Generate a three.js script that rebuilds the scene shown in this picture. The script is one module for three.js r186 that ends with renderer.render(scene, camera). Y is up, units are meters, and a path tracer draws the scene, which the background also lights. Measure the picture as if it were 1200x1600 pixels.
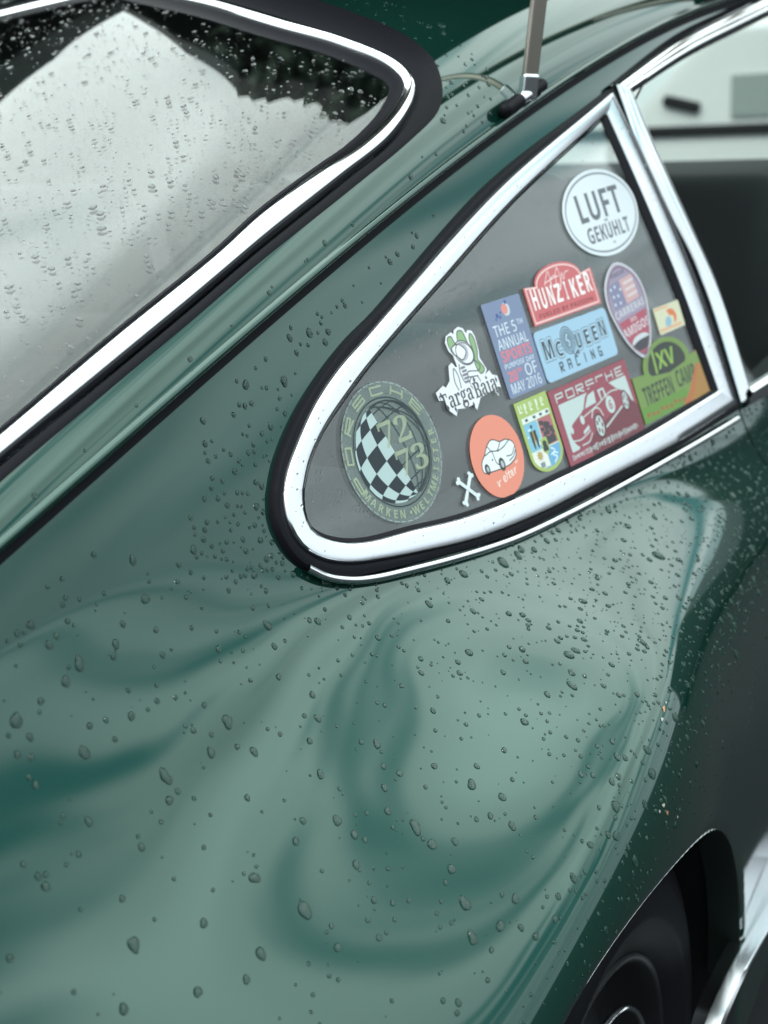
import * as THREE from 'three';
import { mergeGeometries, mergeVertices } from 'three/addons/utils/BufferGeometryUtils.js';
import { RoundedBoxGeometry } from 'three/addons/geometries/RoundedBoxGeometry.js';
import { ImprovedNoise } from 'three/addons/math/ImprovedNoise.js';

// ------------------------------------------------------------------ camera, sky, sun, exposure
// car axes: x forward from the rear axle, y up from the road, z out towards the near (right) side
const V = (x, y, z) => new THREE.Vector3(x, y, z);
const scene = new THREE.Scene();
const camera = new THREE.PerspectiveCamera(44.451, 0.75, 0.05, 400);
const CAM = V(-0.80743, 1.25719, 1.04419);
const CR = V(0.48884, -0.06806, 0.86972), CU = V(0.32534, 0.93925, -0.10936), CF = V(0.80944, -0.33641, -0.48128);
camera.position.copy(CAM); camera.up.copy(CU); camera.lookAt(CAM.clone().add(CF));
camera.focus = 0.96; camera.userData.fStop = 5.6;

const renderer = new THREE.WebGLRenderer({ antialias: true });
renderer.setSize(768, 1024);
renderer.toneMapping = THREE.LinearToneMapping;
renderer.toneMappingExposure = 1.0;
renderer.shadowMap.enabled = true;

function rng(seed) { let s = seed >>> 0; return () => { s = (s + 0x6D2B79F5) >>> 0; let t = s; t = Math.imul(t ^ (t >>> 15), t | 1); t ^= t + Math.imul(t ^ (t >>> 7), t | 61); return ((t ^ (t >>> 14)) >>> 0) / 4294967296; }; }
const perlin = new ImprovedNoise();
const fbm = (x, y, z, o = 5) => { let s = 0, a = 0.5, f = 1; for (let i = 0; i < o; i++) { s += a * perlin.noise(x * f + i * 7.3, y * f + i * 3.1, z * f - i * 5.7); a *= 0.5; f *= 2.03; } return s; };
const clamp = (x, a = 0, b = 1) => Math.min(b, Math.max(a, x));
const sstep = (a, b, x) => { const t = clamp((x - a) / (b - a)); return t * t * (3 - 2 * t); };
const mix = (a, b, t) => a + (b - a) * t;

function makeSky() {                        // a bright broken overcast: white cloud with streaks of blue-grey between
  const w = 2048, h = 1024, d = new Float32Array(w * h * 4);
  for (let j = 0; j < h; j++) for (let i = 0; i < w; i++) {
    const el = ((j + 0.5) / h - 0.5) * Math.PI, az = ((i + 0.5) / w - 0.5) * 2 * Math.PI;
    const y = Math.sin(el), x = Math.cos(el) * Math.cos(az), z = Math.cos(el) * Math.sin(az);
    const yy = Math.max(y, 0), k = 1 / (yy + 0.32), px = x * k, pz = z * k;          // flattened on to a cloud layer
    const qx = px + 0.3 * fbm(px * 1.3, 1.7, pz * 1.3, 3), qz = pz + 0.3 * fbm(px * 1.3 + 9, 4.1, pz * 1.3, 3);
    const a = -0.80, ca = Math.cos(a), sa = Math.sin(a), u = (qx * ca + qz * sa) * SKYW, v = (-qx * sa + qz * ca) * SKYV;   // bands drawn out by the wind
    const n = fbm(u + SKYU, 0.3, v + 0.4, 3) + 0.4 * fbm(u * 2.2 + 4, 8.2, v * 2.1, 2);
    const gap = sstep(-0.08, 0.26, n) * sstep(0.10, 0.32, y) * (1 - 0.55 * sstep(0.6, 0.85, y)) * (0.3 + 0.7 * sstep(-0.45, 0.15, z)), thick = 0.5 + 0.62 * fbm(u * 0.8 + 3, 6.6, v * 0.8, 3);
    const base = mix(1.1, SKYTOP, sstep(0.03, 0.72, yy));
    const cl = (base + 1.0 * sstep(0.62, 0.85, y)) * mix(0.55, 1.4, clamp(thick * 1.15 - 0.08));
    const blue = [0.24, 0.62, 0.66].map((c) => c * (0.8 + 0.7 * yy));
    const low = y < 0 ? 1 : 0;
    const o = (j * w + i) * 4;
    for (let c = 0; c < 3; c++) d[o + c] = low ? 0.5 : mix(cl * mix([0.86, 1.0, 1.05][c], [0.9, 1.0, 0.975][c], sstep(0.1, 0.5, y)), blue[c], gap * SKYGAP);
    d[o + 3] = 1;
  }
  const t = new THREE.DataTexture(d, w, h, THREE.RGBAFormat, THREE.FloatType);
  t.mapping = THREE.EquirectangularReflectionMapping; t.magFilter = THREE.LinearFilter; t.minFilter = THREE.LinearFilter; t.needsUpdate = true;
  return t;
}
const SKYV = 6.6, SKYU = 16.3, SKYW = 1.0, SKYTOP = 2.75, SKYGAP = 1.0;
const sky = makeSky();
scene.background = sky; scene.environment = sky;

const sun = new THREE.DirectionalLight(new THREE.Color(1, 0.96, 0.9), 1.5);
sun.position.set(-5.5, 8, -1.5); sun.target.position.set(0, 0.8, 0.3); sun.castShadow = true; sun.shadow.radius = 8;
sun.shadow.mapSize.set(2048, 2048);
Object.assign(sun.shadow.camera, { left: -6, right: 6, top: 6, bottom: -6, near: 0.5, far: 30 });
scene.add(sun, sun.target);

// ------------------------------------------------------------------ materials
const phys = (o) => new THREE.MeshPhysicalMaterial(o);
const lin = (r, g, b) => new THREE.Color().setRGB(r, g, b);
function dataTex(n, fn, rep, srgb) {
  const d = new Uint8Array(n * n * 4);
  for (let j = 0; j < n; j++) for (let i = 0; i < n; i++) { const c = fn(i / n, j / n), o = (j * n + i) * 4; d[o] = c[0] * 255; d[o + 1] = c[1] * 255; d[o + 2] = c[2] * 255; d[o + 3] = 255; }
  const t = new THREE.DataTexture(d, n, n); t.wrapS = t.wrapT = THREE.RepeatWrapping; t.magFilter = THREE.LinearFilter; t.minFilter = THREE.LinearFilter; t.repeat.set(rep, rep);
  if (srgb) t.colorSpace = THREE.SRGBColorSpace; t.needsUpdate = true; return t;
}
const tileNoise = (u, v, f, z, o) => {      // wraps at 1 by going round two circles
  const a = u * 2 * Math.PI, b = v * 2 * Math.PI, r = f / 6.283;
  return fbm(Math.cos(a) * r + 5 * z, Math.sin(a) * r + Math.cos(b) * r * 1.3, Math.sin(b) * r + z, o);
};
const filmTex = dataTex(256, (u, v) => { const n = tileNoise(u, v, 7, 1.3, 4); const s = clamp(0.22 + 0.5 * n); return [s, s, s]; }, 3);
const M = {
  paint: phys({ color: lin(0.0035, 0.021, 0.0155), roughness: 0.06, ior: 1.52, specularColor: lin(0.45, 1, 0.84), clearcoat: 1, clearcoatRoughness: 0.03 }),
  darkpaint: phys({ color: lin(0.008, 0.012, 0.011), roughness: 0.85, specularIntensity: 0.15, side: THREE.DoubleSide }),
  chrome: phys({ color: lin(0.86, 0.87, 0.89), roughness: 0.1, metalness: 1 }),
  brushed: phys({ color: lin(0.86, 0.87, 0.91), roughness: 0.16, metalness: 1 }),
  steel: phys({ color: lin(0.42, 0.37, 0.33), roughness: 0.3, metalness: 0.85 }),
  rubber: phys({ color: lin(0.006, 0.006, 0.009), roughness: 0.5, specularIntensity: 0.22 }),
  dull: phys({ color: lin(0.006, 0.006, 0.007), roughness: 0.8, specularIntensity: 0.3 }),
  tyre: phys({ color: lin(0.004, 0.004, 0.006), roughness: 0.65, specularIntensity: 0.3 }),
  rim: phys({ color: lin(0.008, 0.008, 0.010), roughness: 0.5, specularIntensity: 0.5 }),
  glass: phys({ color: lin(0.93, 0.98, 0.96), roughness: 0, transmission: 1, thickness: 0.005, ior: 1.52 }),
  quarterglass: phys({ color: lin(0.93, 0.98, 0.97), roughness: 0, transmission: 1, thickness: 0.005, ior: 1.72 }),
  pane: phys({ color: lin(0.9, 0.97, 0.94), roughness: 0, transmission: 1, thickness: 0, ior: 1.5 }),
  wetpaint: phys({ color: lin(0.010, 0.046, 0.035), roughness: 0.12, specularIntensity: 0.7 }),
  water: phys({ color: lin(1, 1, 1), roughness: 0, transmission: 1, thickness: 0.002, ior: 1.333 }),
  trimcloth: phys({ color: lin(0.018, 0.025, 0.025), roughness: 0.9 }),
  seat: phys({ color: lin(0.016, 0.02, 0.021), roughness: 0.6 }),
  asphalt: phys({ color: lin(0.019, 0.02, 0.022), roughness: 0.85, specularIntensity: 0.12 }),
  wall: phys({ color: lin(0.72, 0.74, 0.72), roughness: 0.8 }),
};
for (const k in M) M[k].name = k;
for (const k of ['paint', 'dull', 'tyre', 'trimcloth']) M[k].side = THREE.DoubleSide;

// ------------------------------------------------------------------ scene graph helpers
const used = new Map();
function numbered(n) { const k = used.get(n) ?? 0; used.set(n, k + 1); return k ? n + '_' + String(k).padStart(3, '0') : n; }
function mesh(name, geo, mat, parent) { const m = new THREE.Mesh(geo, mat); m.name = parent === scene ? numbered(name) : name; m.castShadow = m.receiveShadow = true; parent.add(m); return m; }
function thing(name, label, category, pos, group) { const g = new THREE.Group(); g.name = numbered(name); g.position.copy(pos); g.userData = { label, category }; if (group) g.userData.group = group; scene.add(g); return g; }
function tag(o, label, category, group) { o.userData = { ...o.userData, label, category }; if (group) o.userData.group = group; return o; }
const struct = (name, geo, mat) => { const m = mesh(name, geo, mat, scene); m.userData.kind = 'structure'; return m; };

// ------------------------------------------------------------------ surfaces
function spline(xs, ys) {                   // natural cubic
  const n = xs.length, m = new Array(n).fill(0), l = [1], mu = [0], zz = [0];
  for (let i = 1; i < n - 1; i++) { const h0 = xs[i] - xs[i - 1], h1 = xs[i + 1] - xs[i]; l[i] = 2 * (h0 + h1) - h0 * mu[i - 1]; mu[i] = h1 / l[i]; zz[i] = (3 * (ys[i + 1] - ys[i]) / h1 - 3 * (ys[i] - ys[i - 1]) / h0 - h0 * zz[i - 1]) / l[i]; }
  for (let i = n - 2; i > 0; i--) m[i] = zz[i] - mu[i] * m[i + 1];
  return (x) => { let i = 0; while (i < n - 2 && x > xs[i + 1]) i++; const h = xs[i + 1] - xs[i], t = x - xs[i], b = (ys[i + 1] - ys[i]) / h - h * (m[i + 1] + 2 * m[i]) / 3; return ys[i] + t * (b + t * (m[i] + t * (m[i + 1] - m[i]) / (3 * h))); };
}
function bsplineWeights(n, v) {             // clamped uniform cubic, n control points, v in 0..1
  const U = []; for (let i = 0; i < n + 4; i++) U.push(clamp((i - 3) / (n - 3)));
  const x = clamp(v, 0, 1 - 1e-9); let k = 3; while (k < n - 1 && x >= U[k + 1]) k++;
  let N = [1]; for (let p = 1; p <= 3; p++) { const M2 = new Array(p + 1).fill(0); for (let j = 0; j < p; j++) { const i = k - p + 1 + j, w = N[j] / (U[i + p] - U[i]); M2[j] += (U[i + p] - x) * w; M2[j + 1] += (x - U[i]) * w; } N = M2; }
  return [k - 3, N];
}
class Patch {                               // p(u, v): u = x in metres, v = 0..1 down the section
  constructor(fn, u0, u1, cu = 60, cv = 60) {
    this.fn = fn; this.u0 = u0; this.u1 = u1; this.cu = cu; this.cv = cv; this.grid = [];
    for (let j = 0; j <= cv; j++) for (let i = 0; i <= cu; i++) this.grid.push(fn(u0 + (u1 - u0) * i / cu, j / cv));
  }
  p(u, v) { return this.fn(u, v); }
  n(u, v) { const e = 4e-4, v0 = clamp(v - e), v1 = clamp(v + e); return this.fn(u + e, v).sub(this.fn(u - e, v)).cross(this.fn(u, v1).sub(this.fn(u, v0))).normalize().multiplyScalar(this.flip ? -1 : 1); }
  hit(o, d) {
    let best = null; const r = new THREE.Ray(o, d), t = V(0, 0, 0), W = this.cu + 1, g = this.grid;
    for (let j = 0; j < this.cv; j++) for (let i = 0; i < this.cu; i++) {
      const a = g[j * W + i], b = g[j * W + i + 1], c = g[(j + 1) * W + i], e = g[(j + 1) * W + i + 1];
      for (const [A, B, C] of [[a, b, c], [b, e, c]]) if (r.intersectTriangle(A, B, C, false, t)) { const D = t.distanceTo(o); if (!best || D < best.D) best = { D, u: this.u0 + (this.u1 - this.u0) * (i + 0.5) / this.cu, v: (j + 0.5) / this.cv }; }
    }
    if (!best) return null;
    let { u, v, D } = best;
    for (let k = 0; k < 12; k++) {
      const e = 1e-5, p = this.fn(u, v), pu = this.fn(u + e, v).sub(p).divideScalar(e), ev = v > 0.5 ? -e : e, pv = this.fn(u, v + ev).sub(p).divideScalar(ev), q = o.clone().addScaledVector(d, D).sub(p);
      const m = new THREE.Matrix3().set(pu.x, pv.x, -d.x, pu.y, pv.y, -d.y, pu.z, pv.z, -d.z).invert(); q.applyMatrix3(m); u += clamp(q.x, -0.05, 0.05); v = clamp(v + clamp(q.y, -0.05, 0.05)); D += q.z;
    }
    return { u, v, p: this.fn(u, v), n: this.n(u, v) };
  }
}
const FPX = 800 / Math.tan(44.451 * Math.PI / 360);
const sight = (x, y) => CF.clone().addScaledVector(CR, (x - 600) / FPX).addScaledVector(CU, (800 - y) / FPX).normalize();   // the sight line along which an edge was measured
function dense(pts, per = 10, closed = false) {
  const c = new THREE.CatmullRomCurve3(pts.map(([x, y]) => V(x, y, 0)), closed, 'centripetal');
  return c.getSpacedPoints(pts.length * per).map((p) => [p.x, p.y]);
}
function edge(patch, pts, per = 10, closed = false) { const out = []; for (const [x, y] of dense(pts, per, closed)) { const h = patch.hit(CAM, sight(x, y)); if (h) out.push(h); } return out; }

// a strip that lies along a surface between two edges; profile: [share across, height]
function band(A, B, profile, closed = false, n = 160) {
  const even = (L) => { const c = new THREE.CatmullRomCurve3(L.map((h) => h.p), closed, 'centripetal'); const P = c.getSpacedPoints(n); return P.map((p, i) => { let bi = 0, bd = 1e9; L.forEach((h, k) => { const D = h.p.distanceToSquared(p); if (D < bd) { bd = D; bi = k; } }); return { p, n: L[bi].n }; }); };
  const a = even(A), b = even(B), pos = [], idx = [], m = profile.length;
  for (let i = 0; i <= n; i++) for (const [s, h] of profile) { const p = a[i].p.clone().lerp(b[i].p, s), nn = a[i].n.clone().lerp(b[i].n, s).normalize(); p.addScaledVector(nn, h); pos.push(p.x, p.y, p.z); }
  for (let i = 0; i < n; i++) for (let k = 0; k < m - 1; k++) { const q = i * m + k; idx.push(q, q + 1, q + m, q + 1, q + m + 1, q + m); }
  const g = new THREE.BufferGeometry(); g.setAttribute('position', new THREE.Float32BufferAttribute(pos, 3)); g.setIndex(idx);
  return smoothNormals(g);
}
function smoothNormals(g, angle = 0.7) {    // smooth across gentle bends, crisp across sharp ones
  const f = g.index ? g.toNonIndexed() : g, p = f.attributes.position, n = new Float32Array(p.count * 3), map = new Map(), fn = [];
  const key = (i) => Math.round(p.getX(i) * 2e4) + '_' + Math.round(p.getY(i) * 2e4) + '_' + Math.round(p.getZ(i) * 2e4);
  const a = V(0, 0, 0), b = V(0, 0, 0), c = V(0, 0, 0);
  for (let t = 0; t < p.count / 3; t++) { a.fromBufferAttribute(p, t * 3); b.fromBufferAttribute(p, t * 3 + 1); c.fromBufferAttribute(p, t * 3 + 2); const w = b.sub(a).cross(c.sub(a)).clone(); fn.push({ w, u: w.clone().normalize() }); for (let k = 0; k < 3; k++) { const s = key(t * 3 + k); if (!map.has(s)) map.set(s, []); map.get(s).push(t); } }
  const ca = Math.cos(angle);
  for (let i = 0; i < p.count; i++) { const t = (i / 3) | 0, me = fn[t].u, s = V(0, 0, 0); for (const o of map.get(key(i))) if (fn[o].u.dot(me) > ca) s.add(fn[o].w); s.normalize(); n[i * 3] = s.x; n[i * 3 + 1] = s.y; n[i * 3 + 2] = s.z; }
  f.setAttribute('normal', new THREE.BufferAttribute(n, 3)); return f;
}
// surface sheet with openings cut along smooth edges: each cut is f(vertex) >= 0 where metal stays
function sheet(patch, us, vs, cuts, lift = 0) {
  let P = [], T = []; const W = us.length;
  for (const v of vs) for (const u of us) { const p = patch.p(u, v), n = patch.n(u, v); if (lift) p.addScaledVector(n, lift); P.push({ u, v, p, n }); }
  for (let j = 0; j < vs.length - 1; j++) for (let i = 0; i < W - 1; i++) { const a = j * W + i; T.push([a, a + 1, a + W], [a + 1, a + W + 1, a + W]); }
  for (const f of cuts) {
    const F = P.map(f), E = new Map(), out = [];
    const cutAt = (i, j) => { const k = i < j ? i + '_' + j : j + '_' + i; if (!E.has(k)) { const t = F[i] / (F[i] - F[j]), A = P[i], B = P[j]; P.push({ u: mix(A.u, B.u, t), v: mix(A.v, B.v, t), p: A.p.clone().lerp(B.p, t), n: A.n.clone().lerp(B.n, t).normalize() }); F.push(0); E.set(k, P.length - 1); } return E.get(k); };
    for (const t of T) {
      const s = t.map((i) => F[i] >= 0), k = s[0] + s[1] + s[2];
      if (k === 3) out.push(t); else if (k > 0) {
        const r = k === 1 ? s.indexOf(true) : s.indexOf(false), [a, b, c] = [t[r], t[(r + 1) % 3], t[(r + 2) % 3]], ab = cutAt(a, b), ac = cutAt(a, c);
        if (k === 1) out.push([a, ab, ac]); else out.push([ab, b, c], [ab, c, ac]);
      }
    }
    T = out;
  }
  const map = new Map(), pos = [], nor = [], uv = [], idx = [];
  for (const t of T) for (const i of patch.flip ? [t[0], t[2], t[1]] : t) { if (!map.has(i)) { map.set(i, map.size); const q = P[i]; pos.push(q.p.x, q.p.y, q.p.z); nor.push(q.n.x, q.n.y, q.n.z); uv.push(q.u, q.v * 1.2); } idx.push(map.get(i)); }
  const g = new THREE.BufferGeometry();
  g.setAttribute('position', new THREE.Float32BufferAttribute(pos, 3)); g.setAttribute('normal', new THREE.Float32BufferAttribute(nor, 3)); g.setAttribute('uv', new THREE.Float32BufferAttribute(uv, 2)); g.setIndex(idx);
  return g;
}
// signed distance (in metres, outside positive) to a closed outline of surface hits, measured in (u, v * scale)
function outside(hits, sv) {
  const L = hits.map((h) => [h.u, h.v * sv]);
  return (q) => {
    const x = q.u, y = q.v * sv; let dd = 1e9, inn = false;
    for (let i = 0, j = L.length - 1; i < L.length; j = i++) {
      const [ax, ay] = L[j], [bx, by] = L[i], ex = bx - ax, ey = by - ay, t = clamp(((x - ax) * ex + (y - ay) * ey) / (ex * ex + ey * ey + 1e-18)), dx = ax + t * ex - x, dy = ay + t * ey - y; dd = Math.min(dd, dx * dx + dy * dy);
      if ((ay > y) !== (by > y) && x < ax + (y - ay) / (by - ay) * ex) inn = !inn;
    }
    return (inn ? -1 : 1) * Math.sqrt(dd);
  };
}
const joined = (L) => mergeGeometries(L.map((g) => { g = g.index ? g.toNonIndexed() : g.clone(); if (!g.attributes.normal) g.computeVertexNormals(); for (const k of Object.keys(g.attributes)) if (k !== 'position' && k !== 'normal') g.deleteAttribute(k); return g; }));
const range = (a, b, step) => { const n = Math.max(1, Math.round((b - a) / step)), r = []; for (let i = 0; i <= n; i++) r.push(a + (b - a) * i / n); return r; };

// ------------------------------------------------------------------ ground
struct('road', new THREE.CircleGeometry(150, 64).rotateX(-Math.PI / 2), M.asphalt);

// ------------------------------------------------------------------ the car: surfaces
const Wz = (x, y) => 0.87701 + 0.17311 * x - 0.34798 * y;                       // plane of the side windows
const WN = V(-0.16135, 0.32434, 0.93208), WU = V(0.98535, 0, 0.17057), WV = V(0.05532, 0.94594, -0.31959), WO = V(0, 1, 0.52903);
const gutterY = spline([-0.8, -0.5, -0.313, -0.033, 0.263, 0.54, 0.887, 1.3, 1.75], [0.846, 0.937, 0.9963, 1.0848, 1.1716, 1.2404, 1.3006, 1.32, 1.29]);
const crownY = spline([-0.8, -0.31, 0, 0.26, 0.6, 0.9, 1.3, 1.75], [0.87, 1.092, 1.208, 1.308, 1.39, 1.417, 1.415, 1.37]);
const loft = (sec) => (u, v) => { const c = sec(u), [k, N] = bsplineWeights(c.length, v); let y = 0, z = 0; for (let i = 0; i < 4; i++) { y += N[i] * c[k + i][0]; z += N[i] * c[k + i][1]; } return V(u, y, z); };
const topPatch = new Patch(loft((x) => { const gy = gutterY(x), gz = Wz(x, gy), h = crownY(x) - gy, H = [[gy, gz], [gy + 0.5 * h, gz * 0.962], [gy + 0.88 * h, gz * 0.79], [gy + h, gz * 0.42]]; return [...H, [gy + h * 1.02, 0], ...H.slice().reverse().map(([y, z]) => [y, -z])]; }), -0.75, 1.45, 60, 90);
const SX = [-0.9, -0.55, -0.3, -0.17, -0.1, -0.04, 0.0, 0.05, 0.11, 0.26, 0.5, 0.8, 1.8];
const tab = (a, wide = 0.006) => {                        // straight runs rounded off, then a smooth curve through them
  const f = (x) => { let i = 0; while (i < SX.length - 2 && x > SX[i + 1]) i++; return mix(a[i], a[i + 1], (x - SX[i]) / (SX[i + 1] - SX[i])); };
  const xs = range(-0.9, 1.8, 0.027), ys = xs.map((x) => { let s = 0, w = 0; for (let k = -12; k <= 12; k++) { const g = Math.exp(-((k / 6) ** 2)); s += g * f(x + k * wide); w += g; } return s / w; }); return spline(xs, ys);
};
const belt = tab([0.74, 0.875, 0.915, 0.90, 0.89, 0.882, 0.876, 0.87, 0.862, 0.85, 0.842, 0.84, 0.84], 0.016);
const crestY = tab([0.40, 0.49, 0.567, 0.640, 0.677, 0.706, 0.722, 0.740, 0.752, 0.755, 0.733, 0.71, 0.70], 0.013), crestZ = tab([0.67, 0.715, 0.743, 0.763, 0.773, 0.780, 0.782, 0.781, 0.775, 0.757, 0.750, 0.758, 0.76], 0.013);
const flankZ = tab([0.69, 0.735, 0.752, 0.768, 0.783, 0.796, 0.801, 0.806, 0.805, 0.790, 0.773, 0.773, 0.773], 0.01);
const S8z = tab([0.6, 0.70, 0.735, 0.75, 0.76, 0.772, 0.776, 0.780, 0.782, 0.782, 0.778, 0.778, 0.778]);
const ARX = -0.02, ARY = 0.31, ARR = 0.331;
const sideRaw = loft((x) => {
  const gy = gutterY(x), b = belt(x), cy = crestY(x), cz = crestZ(x), W = (y) => [y, Wz(x, y) - 0.006], B = W(b - 0.01), L = (t, o) => [mix(B[0], cy, t) + o * 0.7, mix(B[1], cz, t) + o * 0.7];
  const k = sstep(0.06, -0.32, x), m = (p, q) => [mix(p[0], q[0], k), mix(p[1], q[1], k)];    // behind the window the bend is slow, under it quick
  return [W(gy), W(gy * 0.62 + b * 0.38), m(W(gy * 0.3 + b * 0.7), W(gy * 0.4 + b * 0.6)), m(W(b + 0.012), W(b + 0.03)), m(W(b - 0.014), L(0.12, -0.006)), m(L(0.33, -0.005), L(0.38, -0.008)), L(0.66, 0.004), L(0.94, 0.006), [cy - 0.02, cz + 0.008], [cy - 0.06, mix(cz + 0.008, flankZ(x), 0.75)], [0.44, flankZ(x) + 0.002], [0.2, S8z(x)]];
});
const sidePatch = new Patch((u, v) => {
  const p = sideRaw(u, v), r = Math.hypot(p.x - ARX, p.y - ARY), t = (r - ARR) / 0.012;
  if (t < 1) p.z -= 0.0028 * (1 - Math.max(t, -0.3)) ** 2;   // lip rolled inwards
  return p;
}, -0.75, 1.65, 80, 70);
sidePatch.flip = true;
const glassPatch = new Patch((u, v) => { const y = 1.35 - v * 0.6; return V(u, y, Wz(u, y)); }, -0.4, 1.6, 4, 4); glassPatch.flip = true;

// ------------------------------------------------------------------ edges of windows and trim, as measured
const RW = {
  glass: [[-260, 905], [-120, 775], [0, 677], [179, 525], [333, 400], [408, 332], [500, 264], [560, 222], [612, 169], [629, 131], [607, 105], [525, 70], [432, 44], [327, 12], [274, 0], [120, -32], [-80, -62], [-300, -90]],
  outer: [[-230, 945], [-110, 826], [0, 729], [167, 592], [290, 490], [400, 396], [467, 342], [540, 283], [618, 217], [648, 169], [652, 138], [636, 109], [583, 80], [496, 48], [408, 20], [327, -2], [285, -12], [130, -45], [-80, -78], [-300, -108]],
  seal: [[-215, 968], [-100, 850], [0, 756], [175, 607], [297, 505], [410, 408], [480, 352], [555, 292], [640, 222], [688, 172], [694, 138], [678, 90], [630, 50], [560, 20], [490, -4], [400, -30], [330, -48], [140, -82], [-80, -112], [-300, -140]],
};
const QW = {  // rear tip -> top front corner, down the front, back along the bottom
  inner: [[[472, 765], [483, 717], [505, 670], [540, 619], [575, 572], [629, 508], [685, 445], [800, 315], [945, 180]], [[945, 180], [1012, 332], [1065, 460], [1119, 611]], [[1119, 611], [1000, 682], [883, 740], [800, 779], [721, 809], [642, 828], [572, 846], [531, 847], [499, 838], [483, 825], [473, 797], [472, 765]]],
  outer: [[[445, 770], [450, 735], [464, 695], [493, 632], [531, 575], [569, 527], [625, 462], [700, 375], [790, 282], [953, 145]], [[953, 145], [1009, 261], [1069, 400], [1099, 479], [1148, 632]], [[1148, 632], [1058, 690], [931, 756], [865, 791], [800, 820], [737, 843], [657, 862], [594, 874], [547, 880], [505, 873], [474, 854], [455, 825], [446, 795], [445, 770]]],
  seal: [[[422, 770], [432, 717], [455, 657], [493, 592], [540, 529], [588, 480], [640, 420], [765, 280], [955, 132]], [[955, 132], [1014, 259], [1074, 398], [1105, 478], [1157, 640]], [[1157, 640], [1062, 700], [973, 752], [880, 801], [800, 838], [705, 866], [626, 888], [562, 903], [540, 905], [496, 899], [464, 882], [439, 850], [424, 812], [422, 770]]],
};
QW.outer = QW.outer.map((L) => L.map(([x, y]) => [x < 560 ? x - 4 : x, y])); QW.seal = QW.seal.map((L, k) => L.map(([x, y]) => (x < 560 ? [x + 5, y] : k === 0 ? [x + 3, y + 3] : [x, y])));
const segs = (patch, L, per = 12) => L.map((s) => edge(patch, s, per));
function segBand(A, B, profile, n = 90) { return joined(A.map((a, i) => band(a, B[i], profile, false, n))); }

// ------------------------------------------------------------------ the car: parts
const car = new THREE.Group(); car.name = numbered('parked_car'); scene.add(car);
tag(car, 'dark green classic rear-engined coupe, wet with rain, seen from behind its right rear wing', 'car');
const whole = (L) => { const half = L.filter((h) => h.p.z > 0.015); return [...half, ...half.slice().reverse().map((h) => ({ u: h.u, v: 1 - h.v, p: V(h.p.x, h.p.y, -h.p.z), n: V(h.n.x, h.n.y, -h.n.z) }))]; };
const rwGlass = whole(edge(topPatch, RW.glass, 8)), rwOuter = whole(edge(topPatch, RW.outer, 8)), rwSeal = whole(edge(topPatch, RW.seal, 8));
const topOut = outside(rwOuter, 1.1), glassIn = outside(rwGlass, 1.1);
mesh('roof_panel', sheet(topPatch, range(-0.6, 1.45, 0.008), range(0, 1, 0.007), [(q) => topOut(q) - 0.001]), M.paint, car);
const mirrorZ = (g) => { const h = g.clone(), p = h.attributes.position, n = h.attributes.normal, ix = h.index.array; for (let i = 0; i < p.count; i++) { p.setZ(i, -p.getZ(i)); n.setZ(i, -n.getZ(i)); } for (let i = 0; i < ix.length; i += 3) { const t = ix[i + 1]; ix[i + 1] = ix[i + 2]; ix[i + 2] = t; } return h; };
// rear window: bent glass 5 mm thick
function slab(patch, us, vs, cuts, t, flipBoth) {
  const a = sheet(patch, us, vs, cuts), b = sheet(patch, us, vs, cuts, -t), ix = b.index.array; for (let i = 0; i < ix.length; i += 3) { const q = ix[i]; ix[i] = ix[i + 1]; ix[i + 1] = q; }
  const n = b.attributes.normal; for (let i = 0; i < n.array.length; i++) n.array[i] *= -1; return joined([a, b]);
}
const rearWindow = mesh('rear_window', slab(topPatch, range(-0.6, 0.5, 0.012), range(0.02, 0.98, 0.008), [(q) => 0.004 - glassIn(q)], 0.005), M.glass, car);
const half = [[0, -0.008], [0.05, -0.005], [0.22, 0.0022], [0.3, 0.0044], [0.38, 0.0054], [0.52, 0.0060], [0.7, 0.0052], [0.88, 0.003], [0.97, 0.0005], [1, -0.004]];
mesh('chrome_trim', band(rwOuter, rwGlass, half, false, 400), M.chrome, rearWindow);
mesh('rubber_seal', band(rwSeal, rwOuter, [[0, -0.003], [0.08, 0.001], [0.5, 0.002], [0.95, 0.001], [1.1, -0.003]], false, 400), M.rubber, rearWindow);
const innerSeal = whole(edge(topPatch, RW.glass.map(([x, y], i) => { const k = Math.max(0, Math.min(1, (i - 5) / 4)); return [x - 7 - 16 * k, y - 4 * (1 - k) + (i > 9 ? 14 * k : 4 * k)]; }), 8));
mesh('rubber_seal', band(rwGlass, innerSeal, [[-0.1, 0.001], [0.3, 0.0022], [0.85, 0.0012], [1, -0.001]], false, 400), M.rubber, rearWindow);

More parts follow.
